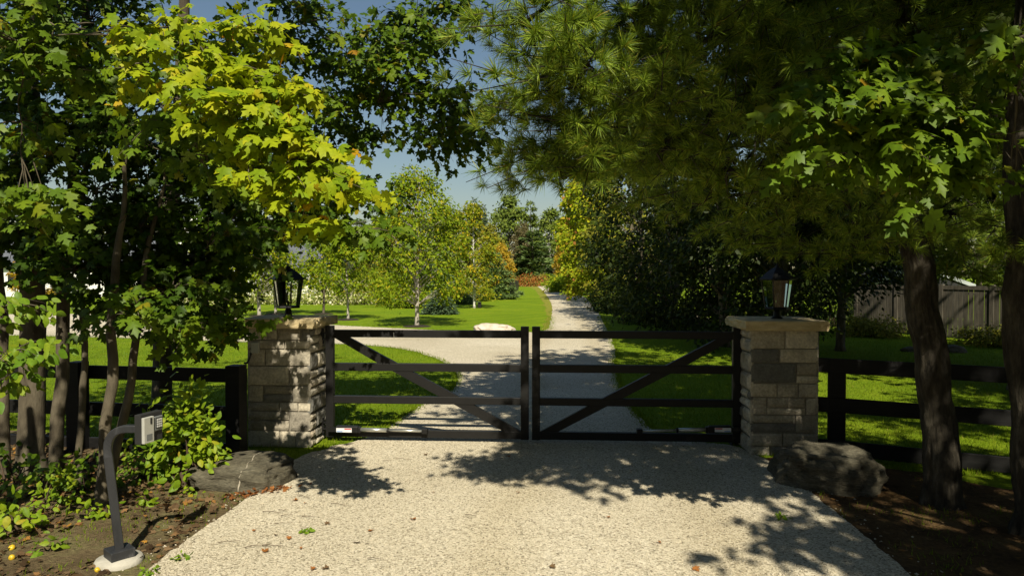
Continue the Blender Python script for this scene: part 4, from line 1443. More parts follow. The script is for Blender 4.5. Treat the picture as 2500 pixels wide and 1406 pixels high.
broadleaf('maple_tree', 'maple with slim pale trunk in the left thicket, leaves over the board fence',
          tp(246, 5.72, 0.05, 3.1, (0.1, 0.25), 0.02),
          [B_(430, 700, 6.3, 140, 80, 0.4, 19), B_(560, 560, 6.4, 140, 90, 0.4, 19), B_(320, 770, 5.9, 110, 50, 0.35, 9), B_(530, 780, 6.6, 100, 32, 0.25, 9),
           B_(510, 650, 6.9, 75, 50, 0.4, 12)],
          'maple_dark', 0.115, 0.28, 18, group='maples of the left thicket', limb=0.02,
          extra=[('maple', [B_(470, 805, 6.2, 100, 35, 0.2, 7), B_(340, 745, 5.6, 50, 40, 0.2, 4), B_(590, 790, 6.7, 50, 16, 0.12, 4)], 0.14, 0.24, 10, MAPLE)])  # sunlit clumps over the fence get the brighter copy of the leaf colour
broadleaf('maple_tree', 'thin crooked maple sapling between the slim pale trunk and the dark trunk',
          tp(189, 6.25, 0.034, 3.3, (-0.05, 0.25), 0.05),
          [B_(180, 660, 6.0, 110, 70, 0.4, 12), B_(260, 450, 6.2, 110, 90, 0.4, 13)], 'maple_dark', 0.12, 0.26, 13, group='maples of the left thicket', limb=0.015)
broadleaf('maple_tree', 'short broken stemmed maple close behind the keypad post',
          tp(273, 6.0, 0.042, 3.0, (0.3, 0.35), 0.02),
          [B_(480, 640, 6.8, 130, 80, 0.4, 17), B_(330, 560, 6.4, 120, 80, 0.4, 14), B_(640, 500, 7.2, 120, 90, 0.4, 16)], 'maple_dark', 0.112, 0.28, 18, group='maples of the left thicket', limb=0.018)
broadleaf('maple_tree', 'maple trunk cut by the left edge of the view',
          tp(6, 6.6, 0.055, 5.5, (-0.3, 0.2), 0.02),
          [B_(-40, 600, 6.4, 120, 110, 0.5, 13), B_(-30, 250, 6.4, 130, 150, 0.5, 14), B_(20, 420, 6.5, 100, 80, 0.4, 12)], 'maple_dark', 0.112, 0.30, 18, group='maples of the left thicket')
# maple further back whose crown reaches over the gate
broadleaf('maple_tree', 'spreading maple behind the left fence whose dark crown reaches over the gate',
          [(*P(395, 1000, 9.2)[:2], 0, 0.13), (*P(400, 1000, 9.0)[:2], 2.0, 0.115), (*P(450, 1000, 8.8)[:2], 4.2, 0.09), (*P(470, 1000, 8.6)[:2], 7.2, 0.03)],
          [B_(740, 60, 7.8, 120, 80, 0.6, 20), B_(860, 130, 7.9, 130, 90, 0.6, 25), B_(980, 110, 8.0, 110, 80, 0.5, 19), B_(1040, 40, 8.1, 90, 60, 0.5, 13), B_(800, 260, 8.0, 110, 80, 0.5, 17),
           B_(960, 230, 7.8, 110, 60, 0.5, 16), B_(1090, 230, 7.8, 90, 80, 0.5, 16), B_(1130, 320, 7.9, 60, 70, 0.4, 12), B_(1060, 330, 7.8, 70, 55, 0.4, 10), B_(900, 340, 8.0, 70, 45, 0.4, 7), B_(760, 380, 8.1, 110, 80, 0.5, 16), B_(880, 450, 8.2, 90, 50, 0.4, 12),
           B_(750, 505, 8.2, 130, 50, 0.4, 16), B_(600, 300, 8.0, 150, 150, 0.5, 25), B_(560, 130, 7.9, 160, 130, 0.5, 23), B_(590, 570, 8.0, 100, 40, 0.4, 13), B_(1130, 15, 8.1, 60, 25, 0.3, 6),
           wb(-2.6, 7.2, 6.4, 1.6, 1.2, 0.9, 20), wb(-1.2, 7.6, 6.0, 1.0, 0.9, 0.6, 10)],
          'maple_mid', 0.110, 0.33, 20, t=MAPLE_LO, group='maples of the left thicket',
          extra=[('maple', [B_(900, 570, 7.0, 85, 28, 0.25, 10), B_(800, 560, 7.2, 60, 20, 0.2, 4), B_(930, 150, 7.4, 80, 40, 0.3, 6), B_(830, 250, 7.3, 60, 30, 0.3, 4), B_(1090, 70, 7.5, 60, 40, 0.3, 4)], 0.135, 0.28, 12, MAPLE)])  # clumps in the sun carry a brighter leaf colour than the rest

# overhanging maple standing just outside the view on the left, with the bright yellow bough
broadleaf('maple_tree', 'overhanging maple at upper left with a bright yellow green bough in the sun',
          [(-4.3, 2.6, 0, 0.16), (-4.2, 2.7, 1.6, 0.145), (-4.0, 2.9, 3.2, 0.115), (-3.8, 3.0, 5.5, 0.04)],
          [B_(60, 110, 4.7, 120, 100, 0.4, 9), B_(170, 60, 4.9, 110, 80, 0.4, 8), B_(200, 200, 5.0, 90, 70, 0.4, 7), B_(40, 480, 4.6, 85, 45, 0.25, 5), B_(40, 300, 4.8, 80, 60, 0.3, 4), B_(130, 520, 5.2, 50, 30, 0.2, 2), B_(470, 310, 4.7, 130, 60, 0.3, 7), B_(480, 400, 4.9, 110, 50, 0.3, 5),
           wb(-3.9, 2.4, 4.6, 0.9, 0.8, 0.6, 9), wb(-3.3, 3.6, 5.2, 0.9, 0.8, 0.6, 10), wb(-4.8, 3.5, 5.4, 1.1, 0.9, 0.7, 12)] +
          [sb(gx, gy, 5.2 + 1.6 * ((gx * 7.3 + gy * 3.1) % 1), 0.62, 0.55, 0.45, 12) for gx in (-3.4, -4.4, -5.4, -6.4, -7.4) for gy in (8.3, 9.3, 10.3, 11.3, 12.4) if (int(gx * 5 + gy * 10) % 2 == 0)],
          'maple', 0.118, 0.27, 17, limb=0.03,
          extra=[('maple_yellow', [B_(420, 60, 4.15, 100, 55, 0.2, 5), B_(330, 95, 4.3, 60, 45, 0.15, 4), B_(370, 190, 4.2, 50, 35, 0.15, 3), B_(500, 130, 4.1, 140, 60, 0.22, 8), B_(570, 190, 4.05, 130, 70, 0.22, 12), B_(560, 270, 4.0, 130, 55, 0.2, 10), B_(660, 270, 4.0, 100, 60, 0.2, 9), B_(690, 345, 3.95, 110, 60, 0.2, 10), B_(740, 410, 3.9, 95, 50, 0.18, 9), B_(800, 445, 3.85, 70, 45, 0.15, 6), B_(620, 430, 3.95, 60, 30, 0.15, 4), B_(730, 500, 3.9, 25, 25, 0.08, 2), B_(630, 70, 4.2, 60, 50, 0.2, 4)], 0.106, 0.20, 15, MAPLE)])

# oval-leaved apple tree outside the view, low branch at the left edge
broadleaf('apple_tree', 'apple tree at the left edge with a low branch of oval leaves',
          [(-4.75, 4.2, 0, 0.07), (-4.6, 4.3, 1.2, 0.06), (-4.7, 4.4, 2.6, 0.03)],
          [B_(40, 740, 4.6, 60, 30, 0.2, 4), B_(30, 860, 4.5, 85, 45, 0.2, 9), B_(15, 930, 4.5, 50, 35, 0.15, 3), B_(-60, 780, 4.6, 80, 60, 0.2, 6)],
          'oval', 0.085, 0.18, 14, OVAL, limb=0.015)

# ------------------------------------------------------------------ maple on the right with a lit branch; its crown shades the right of the drive
broadleaf('maple_tree', 'maple at upper right with a green branch hanging before the dark pine',
          [(4.9, 1.3, 0, 0.17), (4.8, 1.3, 2.0, 0.15), (4.6, 1.1, 4.0, 0.12), (4.2, 0.8, 7.5, 0.05)],
          [B_(2000, 215, 3.7, 60, 30, 0.15, 4), B_(2040, 300, 3.65, 60, 35, 0.15, 3), B_(2090, 390, 3.65, 60, 30, 0.15, 3), B_(2150, 130, 3.75, 90, 45, 0.2, 6), B_(2060, 220, 3.7, 90, 40, 0.2, 6), B_(2180, 230, 3.7, 110, 50, 0.2, 8), B_(2120, 320, 3.65, 90, 45, 0.2, 6), B_(2270, 270, 3.8, 110, 60, 0.2, 8), B_(2260, 370, 3.75, 100, 60, 0.2, 7), B_(2330, 350, 3.8, 80, 60, 0.2, 5), B_(2290, 450, 3.8, 60, 50, 0.15, 3), B_(2480, 100, 3.5, 50, 110, 0.2, 6), B_(2480, 420, 3.8, 40, 60, 0.2, 3),
           sb(2.9, 4.0, 4.6, 0.7, 0.8, 0.5, 10), sb(3.6, 4.9, 5.2, 1.0, 0.8, 0.5, 18), sb(2.6, 6.0, 6.2, 0.8, 0.7, 0.5, 14), sb(3.9, 6.4, 6.6, 1.0, 0.8, 0.6, 16),
           sb(1.6, 7.2, 7.2, 0.8, 0.6, 0.5, 12), sb(3.0, 7.6, 7.6, 1.0, 0.7, 0.5, 14), sb(4.6, 5.4, 5.6, 1.0, 1.0, 0.6, 14), sb(2.3, 4.6, 5.0, 0.35, 0.4, 0.3, 4)],
          'maple', 0.122, 0.28, 15, limb=0.03, t=MAPLE)

# tall maple on the roadside behind the viewer; its shade lies over the right of the drive
rs_ = RS('roadside blobs')
bl = []
for gx in np.arange(0.16, 7.2, 0.8):
    for gy in np.arange(7.35 if 0.8 < gx < 2.9 else 7.0, 10.9, 0.75):
        z = rs_.uniform(5.8, 8.0)
        if (gx > 2.5 and gy > 7.9 and rs_.rand() < 0.56) or (gx > 2.5 and rs_.rand() < 0.15):
            continue
        bl.append(sb(gx + rs_.uniform(-0.2, 0.2), gy + rs_.uniform(-0.2, 0.2), z, 0.42 if gx < 0.7 else 0.6, 0.5, 0.4, 19))
for gx, gy, n in ((3.0, 4.2, 8), (3.9, 4.6, 12), (4.8, 4.4, 12), (2.7, 5.2, 6), (3.8, 5.6, 13), (4.8, 5.6, 13), (2.3, 6.2, 9), (5.6, 6.0, 12), (3.2, 3.4, 8), (4.2, 3.5, 10), (2.6, 4.7, 7), (2.1, 5.4, 6), (2.2, 4.6, 10), (2.6, 4.95, 10), (2.1, 5.0, 6), (2.7, 4.3, 9), (1.9, 4.75, 4), (3.4, 4.9, 9), (4.4, 5.1, 14), (3.7, 6.3, 8), (4.4, 6.2, 14), (5.4, 5.1, 12), (5.0, 3.8, 10)):
    bl.append(sb(gx, gy, rs_.uniform(5.2, 6.8), 0.6, 0.5, 0.4, n))
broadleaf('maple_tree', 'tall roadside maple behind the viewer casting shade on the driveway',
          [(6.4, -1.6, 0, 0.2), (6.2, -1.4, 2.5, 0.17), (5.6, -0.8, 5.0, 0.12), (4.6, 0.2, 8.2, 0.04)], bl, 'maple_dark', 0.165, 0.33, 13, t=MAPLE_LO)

# ------------------------------------------------------------------ pines on the right
def pine(name, label, path, boughs, upper, bark='bark_dark', group=None, nt=7):
    rs = RS(label)
    base = Vector(path[0][:3])
    root = thing(name, label, 'tree', base, group)
    mb = MB()
    pth = bark_path([(path[0][0], path[0][1], -0.06, path[0][3] * 1.22), (path[0][0], path[0][1], 0.16, path[0][3] * 1.03)] + list(path[1:]), 30, 0.05, rs.uniform(0, 50))
    mb.tube([Vector(p[:3]) - base for p in pth], [p[3] for p in pth], 60)
    for i, p in enumerate(pth):
        cc = Vector(p[:3]) - base
        for k in range(60):
            v_ = mb.v[i * 60 + k]
            d_ = (v_ - cc).normalized()
            a_ = 6.2832 * k / 60
            n_ = 1 - abs(mnoise.noise(Vector((math.cos(a_) * 3.4, math.sin(a_) * 3.4, p[2] * 2.2)))) * 2.4
            n2_ = mnoise.noise(Vector((math.cos(a_) * 9, math.sin(a_) * 9, p[2] * 9)))
            fl = max(0.0, 0.28 - max(0, p[2])) / 0.28
            root_ = fl * fl * 0.05 * max(0, mnoise.noise(Vector((math.cos(a_) * 1.6 + 5, math.sin(a_) * 1.6, 1))) + 0.25)
            v_ += d_ * (0.013 * n_ + 0.006 * n2_ + root_) * min(1, p[3] / 0.08)
    T = [tuft_template(rs, 84, 0.098, 0.0016, 0.15), tuft_template(rs, 60, 0.085, 0.0016, -0.05), tuft_template(rs, 96, 0.105, 0.0015, 0.35), tuft_template(rs, 44, 0.09, 0.0017, 0.0)]
    T2 = [tuft_template(rs, 26, 0.17, 0.011)]
    geo = []
    nodes = [(Vector(p[:3]), p[3]) for p in pth if p[2] > 1.9]
    for lst, TT, big in ((boughs, T, False), (upper, T2, True)):
        for (c, rx, ry, rz, n) in sorted(lst, key=lambda q_: min((Vector(q_[0]) - nn_[0]).length for nn_ in nodes)):
            n = n * 2 if big else n
            c = Vector(c)
            a, ra = min(nodes, key=lambda nn_: (c - nn_[0]).length)
            lp = bez(a, c, 0.08 * (c - a).length, 8)
            r0 = min(ra * 0.6, 0.010 + 0.014 * (c - a).length)
            rads = [r0 * (1 - 0.6 * k / 8) for k in range(9)]
            mb.tube([p - base for p in lp], rads, 6, False)
            nodes += list(zip(lp[3:], rads[3:]))
            q = unit(rs.normal(0, 1, (n, 3))) * rs.uniform(0.1, 1, (n, 1)) ** (1 / 2.6)
            cen = np.array(c) + q * np.array([rx, ry, rz])
            hd = (c - a).normalized()
            out = q * np.array([1, 1, 0.3]) + np.array([hd.x, hd.y, 0.05]) * 0.8 + rs.normal(0, 0.25, (n, 3))
            geo.append(pine_branchlets(rs, cen - np.array(base), out, nt, 0.42 if not big else 0.7, 1.0, TT))
            for k in range(n):
                s0 = polyat(lp, rs.uniform(0.5, 1.0))
                e = Vector(cen[k])
                ou = Vector(unit(out[k]))
                mb.tube([p - base for p in bez(s0, e - ou * 0.15, 0.0, 3)] + [e + ou * 0.3 - base], [0.010, 0.008, 0.006, 0.005, 0.002], 4, False)
    mb.build('trunk', M[bark], root, smooth=True)
    v, f = merge(geo)
    obj('crown', v, f, M['needle'], root)
    return root


pb = P(2300, 1000, 5.75)
ptop = P(2225, 600, 5.8)
pup = P(2190, 380, 5.9)
pine('pine_tree', 'big white pine right of the gate with boughs sweeping over the driveway',
     [(pb.x, pb.y, 0, 0.128), (pb.x - 0.02, pb.y, 0.8, 0.122), (P(2262, 800, 5.75).x, P(2262, 800, 5.75).y, 1.5, 0.116), (ptop.x, ptop.y, ptop.z, 0.105), (pup.x, pup.y, pup.z, 0.092), (pup.x - 0.1, pup.y + 0.1, 6.0, 0.09), (pup.x - 0.1, pup.y + 0.2, 11.5, 0.03)],
     [B_(1270, 60, 3.75, 70, 70, 0.25, 8), B_(1365, 90, 3.7, 100, 80, 0.3, 11), B_(1430, 150, 3.8, 100, 80, 0.3, 10), B_(1310, 200, 3.8, 95, 70, 0.3, 10), B_(1370, 300, 4.0, 105, 80, 0.3, 10), B_(1285, 385, 4.1, 55, 40, 0.25, 5), B_(1385, 405, 4.1, 90, 45, 0.3, 8), B_(1470, 390, 4.2, 100, 60, 0.35, 9), B_(1450, 290, 4.1, 110, 80, 0.35, 10),
      B_(1570, 200, 4.2, 120, 110, 0.4, 20), B_(1560, 50, 4.1, 120, 80, 0.4, 15), B_(1600, 370, 4.5, 120, 70, 0.4, 17), B_(1720, 270, 4.5, 130, 110, 0.4, 21), B_(1700, 90, 4.3, 130, 90, 0.4, 18), B_(1850, 180, 4.6, 130, 110, 0.4, 21), B_(1840, 350, 4.9, 130, 100, 0.4, 20), B_(1850, 50, 4.5, 130, 80, 0.4, 14), B_(1730, 430, 5.0, 140, 80, 0.4, 17),
      B_(1990, 250, 5.0, 120, 130, 0.4, 18), B_(1980, 430, 5.3, 130, 90, 0.4, 17), B_(2010, 80, 4.9, 120, 80, 0.4, 13), B_(1860, 500, 5.5, 130, 70, 0.4, 14), B_(2100, 520, 5.5, 120, 80, 0.4, 14), B_(2180, 560, 5.3, 100, 50, 0.3, 8), B_(2060, 600, 5.9, 120, 50, 0.4, 10), B_(1900, 590, 6.0, 110, 50, 0.4, 8), B_(2330, 520, 5.9, 120, 110, 0.4, 15), B_(2350, 640, 6.0, 90, 40, 0.3, 7), B_(2300, 180, 5.4, 160, 150, 0.4, 20), B_(2450, 300, 5.6, 120, 160, 0.4, 15), B_(2440, 550, 6.3, 90, 90, 0.4, 8), B_(1700, -10, 4.7, 140, 70, 0.4, 13), B_(1900, -10, 5.0, 140, 70, 0.4, 13), B_(2080, 10, 5.4, 140, 80, 0.4, 14), B_(2250, 40, 5.8, 140, 90, 0.4, 15), B_(2400, 60, 6.2, 140, 110, 0.4, 15), B_(2490, 430, 6.6, 80, 120, 0.4, 10), B_(2150, 400, 6.2, 120, 110, 0.4, 13)],
     [wb(0.9, 4.6, 4.4, 0.9, 0.7, 0.35, 10), wb(1.9, 4.4, 4.6, 0.9, 0.8, 0.4, 12), wb(2.2, 5.6, 5.4, 1.1, 1.0, 0.5, 14), wb(1.2, 5.8, 5.8, 1.0, 0.9, 0.4, 12), wb(3.4, 4.8, 5.6, 1.1, 0.9, 0.5, 12), wb(0.6, 6.4, 6.4, 0.9, 0.8, 0.4, 9), wb(2.4, 6.8, 7.0, 1.2, 1.1, 0.5, 14), wb(4.4, 6.2, 6.6, 1.2, 1.1, 0.6, 12), wb(3.2, 5.6, 8.2, 1.2, 1.1, 0.6, 12), wb(2.0, 7.2, 9.0, 1.1, 1.0, 0.5, 10), wb(3.8, 6.6, 9.8, 1.0, 1.0, 0.7, 10)] +
     [wb(x, y, z, 0.9, 0.8, 0.45, 9) for x, y, z in ((0.2, 5.2, 5.0), (1.2, 5.0, 5.2), (0.4, 6.6, 5.8), (1.4, 6.6, 6.4), (2.6, 5.2, 6.2), (3.6, 4.6, 6.8), (4.6, 5.2, 7.4), (1.8, 5.8, 7.4), (3.0, 7.4, 7.2), (4.4, 7.4, 7.8), (5.4, 6.6, 7.0), (2.4, 6.4, 8.4), (4.2, 5.8, 9.0), (3.2, 7.2, 10.0), (-0.3, 5.9, 5.6), (1.0, 7.6, 7.2), (2.0, 8.2, 7.6))] +
     [sb(gx, gy, 6.4 + 1.6 * ((gx * 3.7 + gy * 2.3) % 1), 0.55, 0.5, 0.4, 7) for gx in (-0.6, 0.2, 1.0, 1.8, 2.6) for gy in (10.4, 11.3, 12.2, 13.1, 14.0)])

eb = P(2512, 1000, 5.1)
pine('pine_tree', 'pine trunk cut by the right edge of the view, pale patch in the sun',
     [(eb.x, eb.y, 0, 0.095), (eb.x - 0.03, eb.y + 0.02, 1.0, 0.088), (eb.x - 0.07, eb.y + 0.05, 2.1, 0.084), (eb.x, eb.y + 0.1, 4.5, 0.08), (eb.x + 0.1, eb.y + 0.2, 9.5, 0.02)],
     [B_(2480, 620, 5.0, 60, 30, 0.25, 4), B_(2440, 180, 5.0, 70, 90, 0.3, 5)],
     [wb(4.9, 5.0, 7.6, 0.8, 0.7, 0.5, 6), wb(5.4, 4.2, 6.2, 0.7, 0.6, 0.4, 5), wb(4.6, 5.6, 9.0, 0.7, 0.6, 0.6, 6)])

# ------------------------------------------------------------------ dark tree row along the right of the path
q1, q2 = P(2492, 1000, 11.5), P(2264, 1000, 13.5)
for x, y, h, w, cb, lab in ((q1.x, q1.y, 17, 7.5, 4.0, 'tall dark tree behind the right edge pine trunk'), (q2.x, q2.y, 17, 7.0, 4.2, 'tall dark tree straight behind the big white pine'), (11.4, 5.6, 13, 6.0, 2.6, 'tall dark tree just outside the right edge beside the fence'), (11.5, 10.5, 14, 7.5, 2.8, 'tall dark tree outside the right edge, farther back'), (11.6, 0.5, 13, 6.0, 3.0, 'tall dark tree outside the right edge beside the viewer')):  # last three stand out of view, added to shade the row and fence
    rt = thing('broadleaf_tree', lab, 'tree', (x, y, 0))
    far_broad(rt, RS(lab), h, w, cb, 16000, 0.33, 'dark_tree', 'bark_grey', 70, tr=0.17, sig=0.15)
o = obj('road', [(-600, -11, 0.004), (600, -11, 0.004), (600, -4.5, 0.004), (-600, -4.5, 0.004)], [(0, 1, 2, 3)], M['asphalt'])
tag(o, kind='structure')
st = None
for i, x in enumerate((-24, -17, -10.5, -4, 2.5, 9, 15.5, 22)):  # unseen trees added to block low sky light from behind
    y = -15.5 - 1.5 * (i % 2)
    if st is None:
        st = thing('broadleaf_tree', 'added unseen tree behind the viewer blocking low sky', 'tree', (x, y, 0), 'added unseen trees behind the viewer blocking low sky')
        far_broad(st, RS('street'), 13, 9, 1.0, 9000, 0.42, 'dark_tree', 'bark_grey', 60, tr=0.2, sig=0.11)
    else:
        dup(st, (x, y, 0), i * 1.7, 0.95 + 0.05 * (i % 3))
ROW = [  # px, depth, height, width, kind material, crown base, label
    (1905, 15.5, 7.6, 4.4, 'dark_tree', 0.7, 'dark leafy tree directly behind the right pillar'),
    (1770, 18.5, 8.6, 4.6, 'dark_tree', 0.3, 'dark bushy tree left of the right pillar lantern'),
    (1640, 23, 9.6, 5.4, 'dark_tree', 0.3, 'dark tree in the middle of the shaded row by the path'),
    (1562, 30, 10.4, 6.0, 'dark_tree', 0.3, 'dark olive tree behind the turning yellow maple row end'),
    (1545, 40, 12.0, 6.6, 'forest_olive', 0.4, 'tall olive green tree next to the turning maple'),
    (1452, 52, 12.6, 6.0, 'turning', 0.5, 'turning maple of yellow green and red leaves beside the path'),
    (1420, 66, 11.5, 5.6, 'turning', 0.5, 'smaller yellow green maple beyond the turning maple'),
    (2050, 17.5, 8.0, 4.6, 'dark_tree', 1.6, 'dark tree between the right pillar and wooden fence'),
    (2200, 27, 9.5, 6.5, 'dark_tree', 1.9, 'dark tree rising over the left half of the wooden fence'),
    (2390, 26, 9.0, 6.0, 'dark_tree', 2.3, 'dark tree rising over the right half of the wooden fence'),
    (1990, 27, 11.0, 5.5, 'dark_tree', 1.4, 'tree with a sunlit trunk foot behind the right pillar'),
]
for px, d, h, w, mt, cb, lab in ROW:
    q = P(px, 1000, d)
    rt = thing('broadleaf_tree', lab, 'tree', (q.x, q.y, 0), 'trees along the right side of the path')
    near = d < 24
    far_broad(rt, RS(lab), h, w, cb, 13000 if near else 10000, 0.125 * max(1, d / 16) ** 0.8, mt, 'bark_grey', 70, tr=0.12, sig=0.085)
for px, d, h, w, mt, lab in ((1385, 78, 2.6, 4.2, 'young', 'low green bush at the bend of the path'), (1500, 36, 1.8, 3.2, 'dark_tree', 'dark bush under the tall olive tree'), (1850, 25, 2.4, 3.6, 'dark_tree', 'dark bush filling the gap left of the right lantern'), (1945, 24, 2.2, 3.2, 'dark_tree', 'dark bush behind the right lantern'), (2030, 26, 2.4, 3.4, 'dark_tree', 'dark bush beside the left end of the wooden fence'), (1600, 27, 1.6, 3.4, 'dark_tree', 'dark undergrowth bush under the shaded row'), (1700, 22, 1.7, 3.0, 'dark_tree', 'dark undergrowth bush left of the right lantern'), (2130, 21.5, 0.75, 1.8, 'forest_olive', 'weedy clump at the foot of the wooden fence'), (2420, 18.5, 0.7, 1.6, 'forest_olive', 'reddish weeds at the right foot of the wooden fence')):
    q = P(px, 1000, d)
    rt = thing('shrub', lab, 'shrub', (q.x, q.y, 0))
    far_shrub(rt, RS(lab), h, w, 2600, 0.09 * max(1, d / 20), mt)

# ------------------------------------------------------------------ lawn trees
def bed(root, r):
    m = MB()
    m.lathe([(r, 0.0), (r * 0.8, 0.035), (r * 0.3, 0.06)], 18)
    m.build('mulch_ring', M['mulch'], root)


q = G(1018, 797)
t = thing('young_tree', 'young maple on the lawn with a mulch ring, tallest left of the path', 'tree', (q.x, q.y, 0))
far_broad(t, RS('ym'), 5.9, 4.0, 1.0, 9500, 0.135, 'young', 'wrap', 60, 1.0, 0.085, sig=0.085)
bed(t, 0.55)
for px, py, h, w, n, tr, lab, mt, bk in (
        (850, 781, 3.6, 2.7, 2600, 0.06, 'small lawn tree with straight pale trunk right of the left lantern', 'young', 'wrap'),
        (790, 767, 3.7, 2.6, 2400, 0.07, 'small lawn tree with dark trunk just right of the left lantern', 'young', 'bark_grey'),
        (673, 767, 3.8, 2.8, 2200, 0.07, 'small lawn tree whose pale trunk shows left of the left lantern', 'young', 'wrap'),
        (633, 772, 4.2, 3.0, 2200, 0.09, 'lawn tree with the thickest pale trunk beyond the left pillar', 'young', 'wrap'),
        (508, 781, 4.0, 3.0, 2200, 0.07, 'lawn tree with pale trunk beside the white driveway strip', 'young', 'wrap'),
        (531, 762, 3.8, 3.0, 2000, 0.07, 'lawn tree with pale trunk farthest behind the driveway strip', 'young', 'wrap')):
    q = G(px, py)
    t = thing('young_tree', lab, 'tree', (q.x, q.y, 0), 'young trees on the far lawn')
    far_broad(t, RS(lab), h, w, 1.25, int(n * 1.6), 0.14, mt, bk, 40, 1.0, tr, sig=0.09)
    bed(t, 0.5)
q = G(1158, 752)
t = thing('birch_tree', 'slender birch with white trunk and yellow top on the lawn', 'tree', (q.x, q.y, 0))
far_broad(t, RS('birch'), 6.4, 3.0, 0.7, 6000, 0.16, 'birchleaf', 'bark_birch', 50, 0.8, 0.075, sig=0.085)
for px, py, h, w, mt, n, lf, lab, kind in (
        (1075, 767, 1.25, 2.2, 'spruce', 2600, 0.16, 'low dark spruce on the lawn right of the young maple', 'c'),
        (1212, 731, 3.9, 3.6, 'bluepine', 4200, 0.24, 'bluish green pine beside the dark fence end', 'p'),
        (1120, 742, 2.3, 2.6, 'bluepine', 2600, 0.2, 'small bluish spruce between the low spruce and the birch', 'c'),
        (1000, 738, 6.4, 4.0, 'spruce', 4600, 0.24, 'dark conifer standing behind the young maple', 'p'),
        (1080, 728, 4.6, 3.0, 'bluepine', 3200, 0.24, 'pointed grey green spruce behind the low spruce', 'c')):
    q = G(px, py)
    t = thing('conifer', lab, 'tree', (q.x, q.y, 0))
    far_conifer(t, RS(lab), h, w, 0.1, n * 2, lf, mt, 'bark_grey', kind == 'p', 0.06)
for px, py, h, w, mt, lab in ((960, 748, 3.2, 3.8, 'young', 'leafy lawn shrub behind the young maple, left side'), (925, 742, 2.8, 3.4, 'birchleaf', 'yellowish lawn shrub left of the young maple'), (1000, 752, 1.2, 2.6, 'young', 'low dark shrub bed under the young maple'), (890, 732, 2.6, 3.2, 'young', 'green lawn shrub above the small pale trunk'), (1160, 735, 2.0, 2.6, 'birchleaf', 'small shrub behind the birch foot')):
    q = G(px, py)
    t = thing('shrub', lab, 'shrub', (q.x, q.y, 0))
    far_shrub(t, RS(lab), h, w, 2600, 0.15, mt)

# hydrangea bed in front of the house
hy = None
for i, (px, d) in enumerate(((470, 47), (530, 46), (590, 47.5), (650, 46), (715, 47), (775, 46.5), (830, 45.5), (885, 45))):
    q = P(px, 1000, d)
    if hy is None:
        hy = thing('flowering_shrub', 'pale flowering shrub in the long bed before the white house', 'shrub', (q.x, q.y, 0), 'pale flowering shrubs in the house bed')
        far_shrub(hy, RS('hy'), 1.5, 2.4, 1700, 0.17, 'flower')
    else:
        dup(hy, (q.x, q.y, 0), i * 1.3, 0.85 + 0.1 * (i * 7 % 4))

# ------------------------------------------------------------------ far tree line
protos = {}


def far_tree(kind, px, d, h, w, label, group='trees of the far woodland edge'):
    q = P(px, 1000, d)
    if kind not in protos:
        t = thing('woodland_tree', label, 'tree', (q.x, q.y, 0), group)
        rs = RS('far' + kind)
        mt, typ = {'green': ('forest', 'b'), 'olive': ('forest_olive', 'b'), 'gold': ('forest_gold', 'b'), 'brown': ('forest_brown', 'b'), 'pine': ('bluepine', 'p'), 'dark': ('forest', 'p'), 'spire': ('spruce', 'c')}[kind]
        if typ == 'b':
            far_broad(t, rs, 10, 6.5, 0.3, 7000, 0.36, mt, 'bark_grey', 64, tr=0.14, sig=0.08)
        else:
            far_conifer(t, rs, 10, 5.5, 0.3, 8000, 0.46, mt, 'bark_grey', typ == 'p', 0.13, 0.7)
        protos[kind] = t
        t.scale = (w / (6.5 if typ == 'b' else 5.5), w / (6.5 if typ == 'b' else 5.5), h / 10)
        t['w0'] = 6.5 if typ == 'b' else 5.5
    else:
        s = w / protos[kind]['w0']
        t = dup(protos[kind], (q.x, q.y, 0), px * 0.37, (s, s, h / 10), label)
    return t


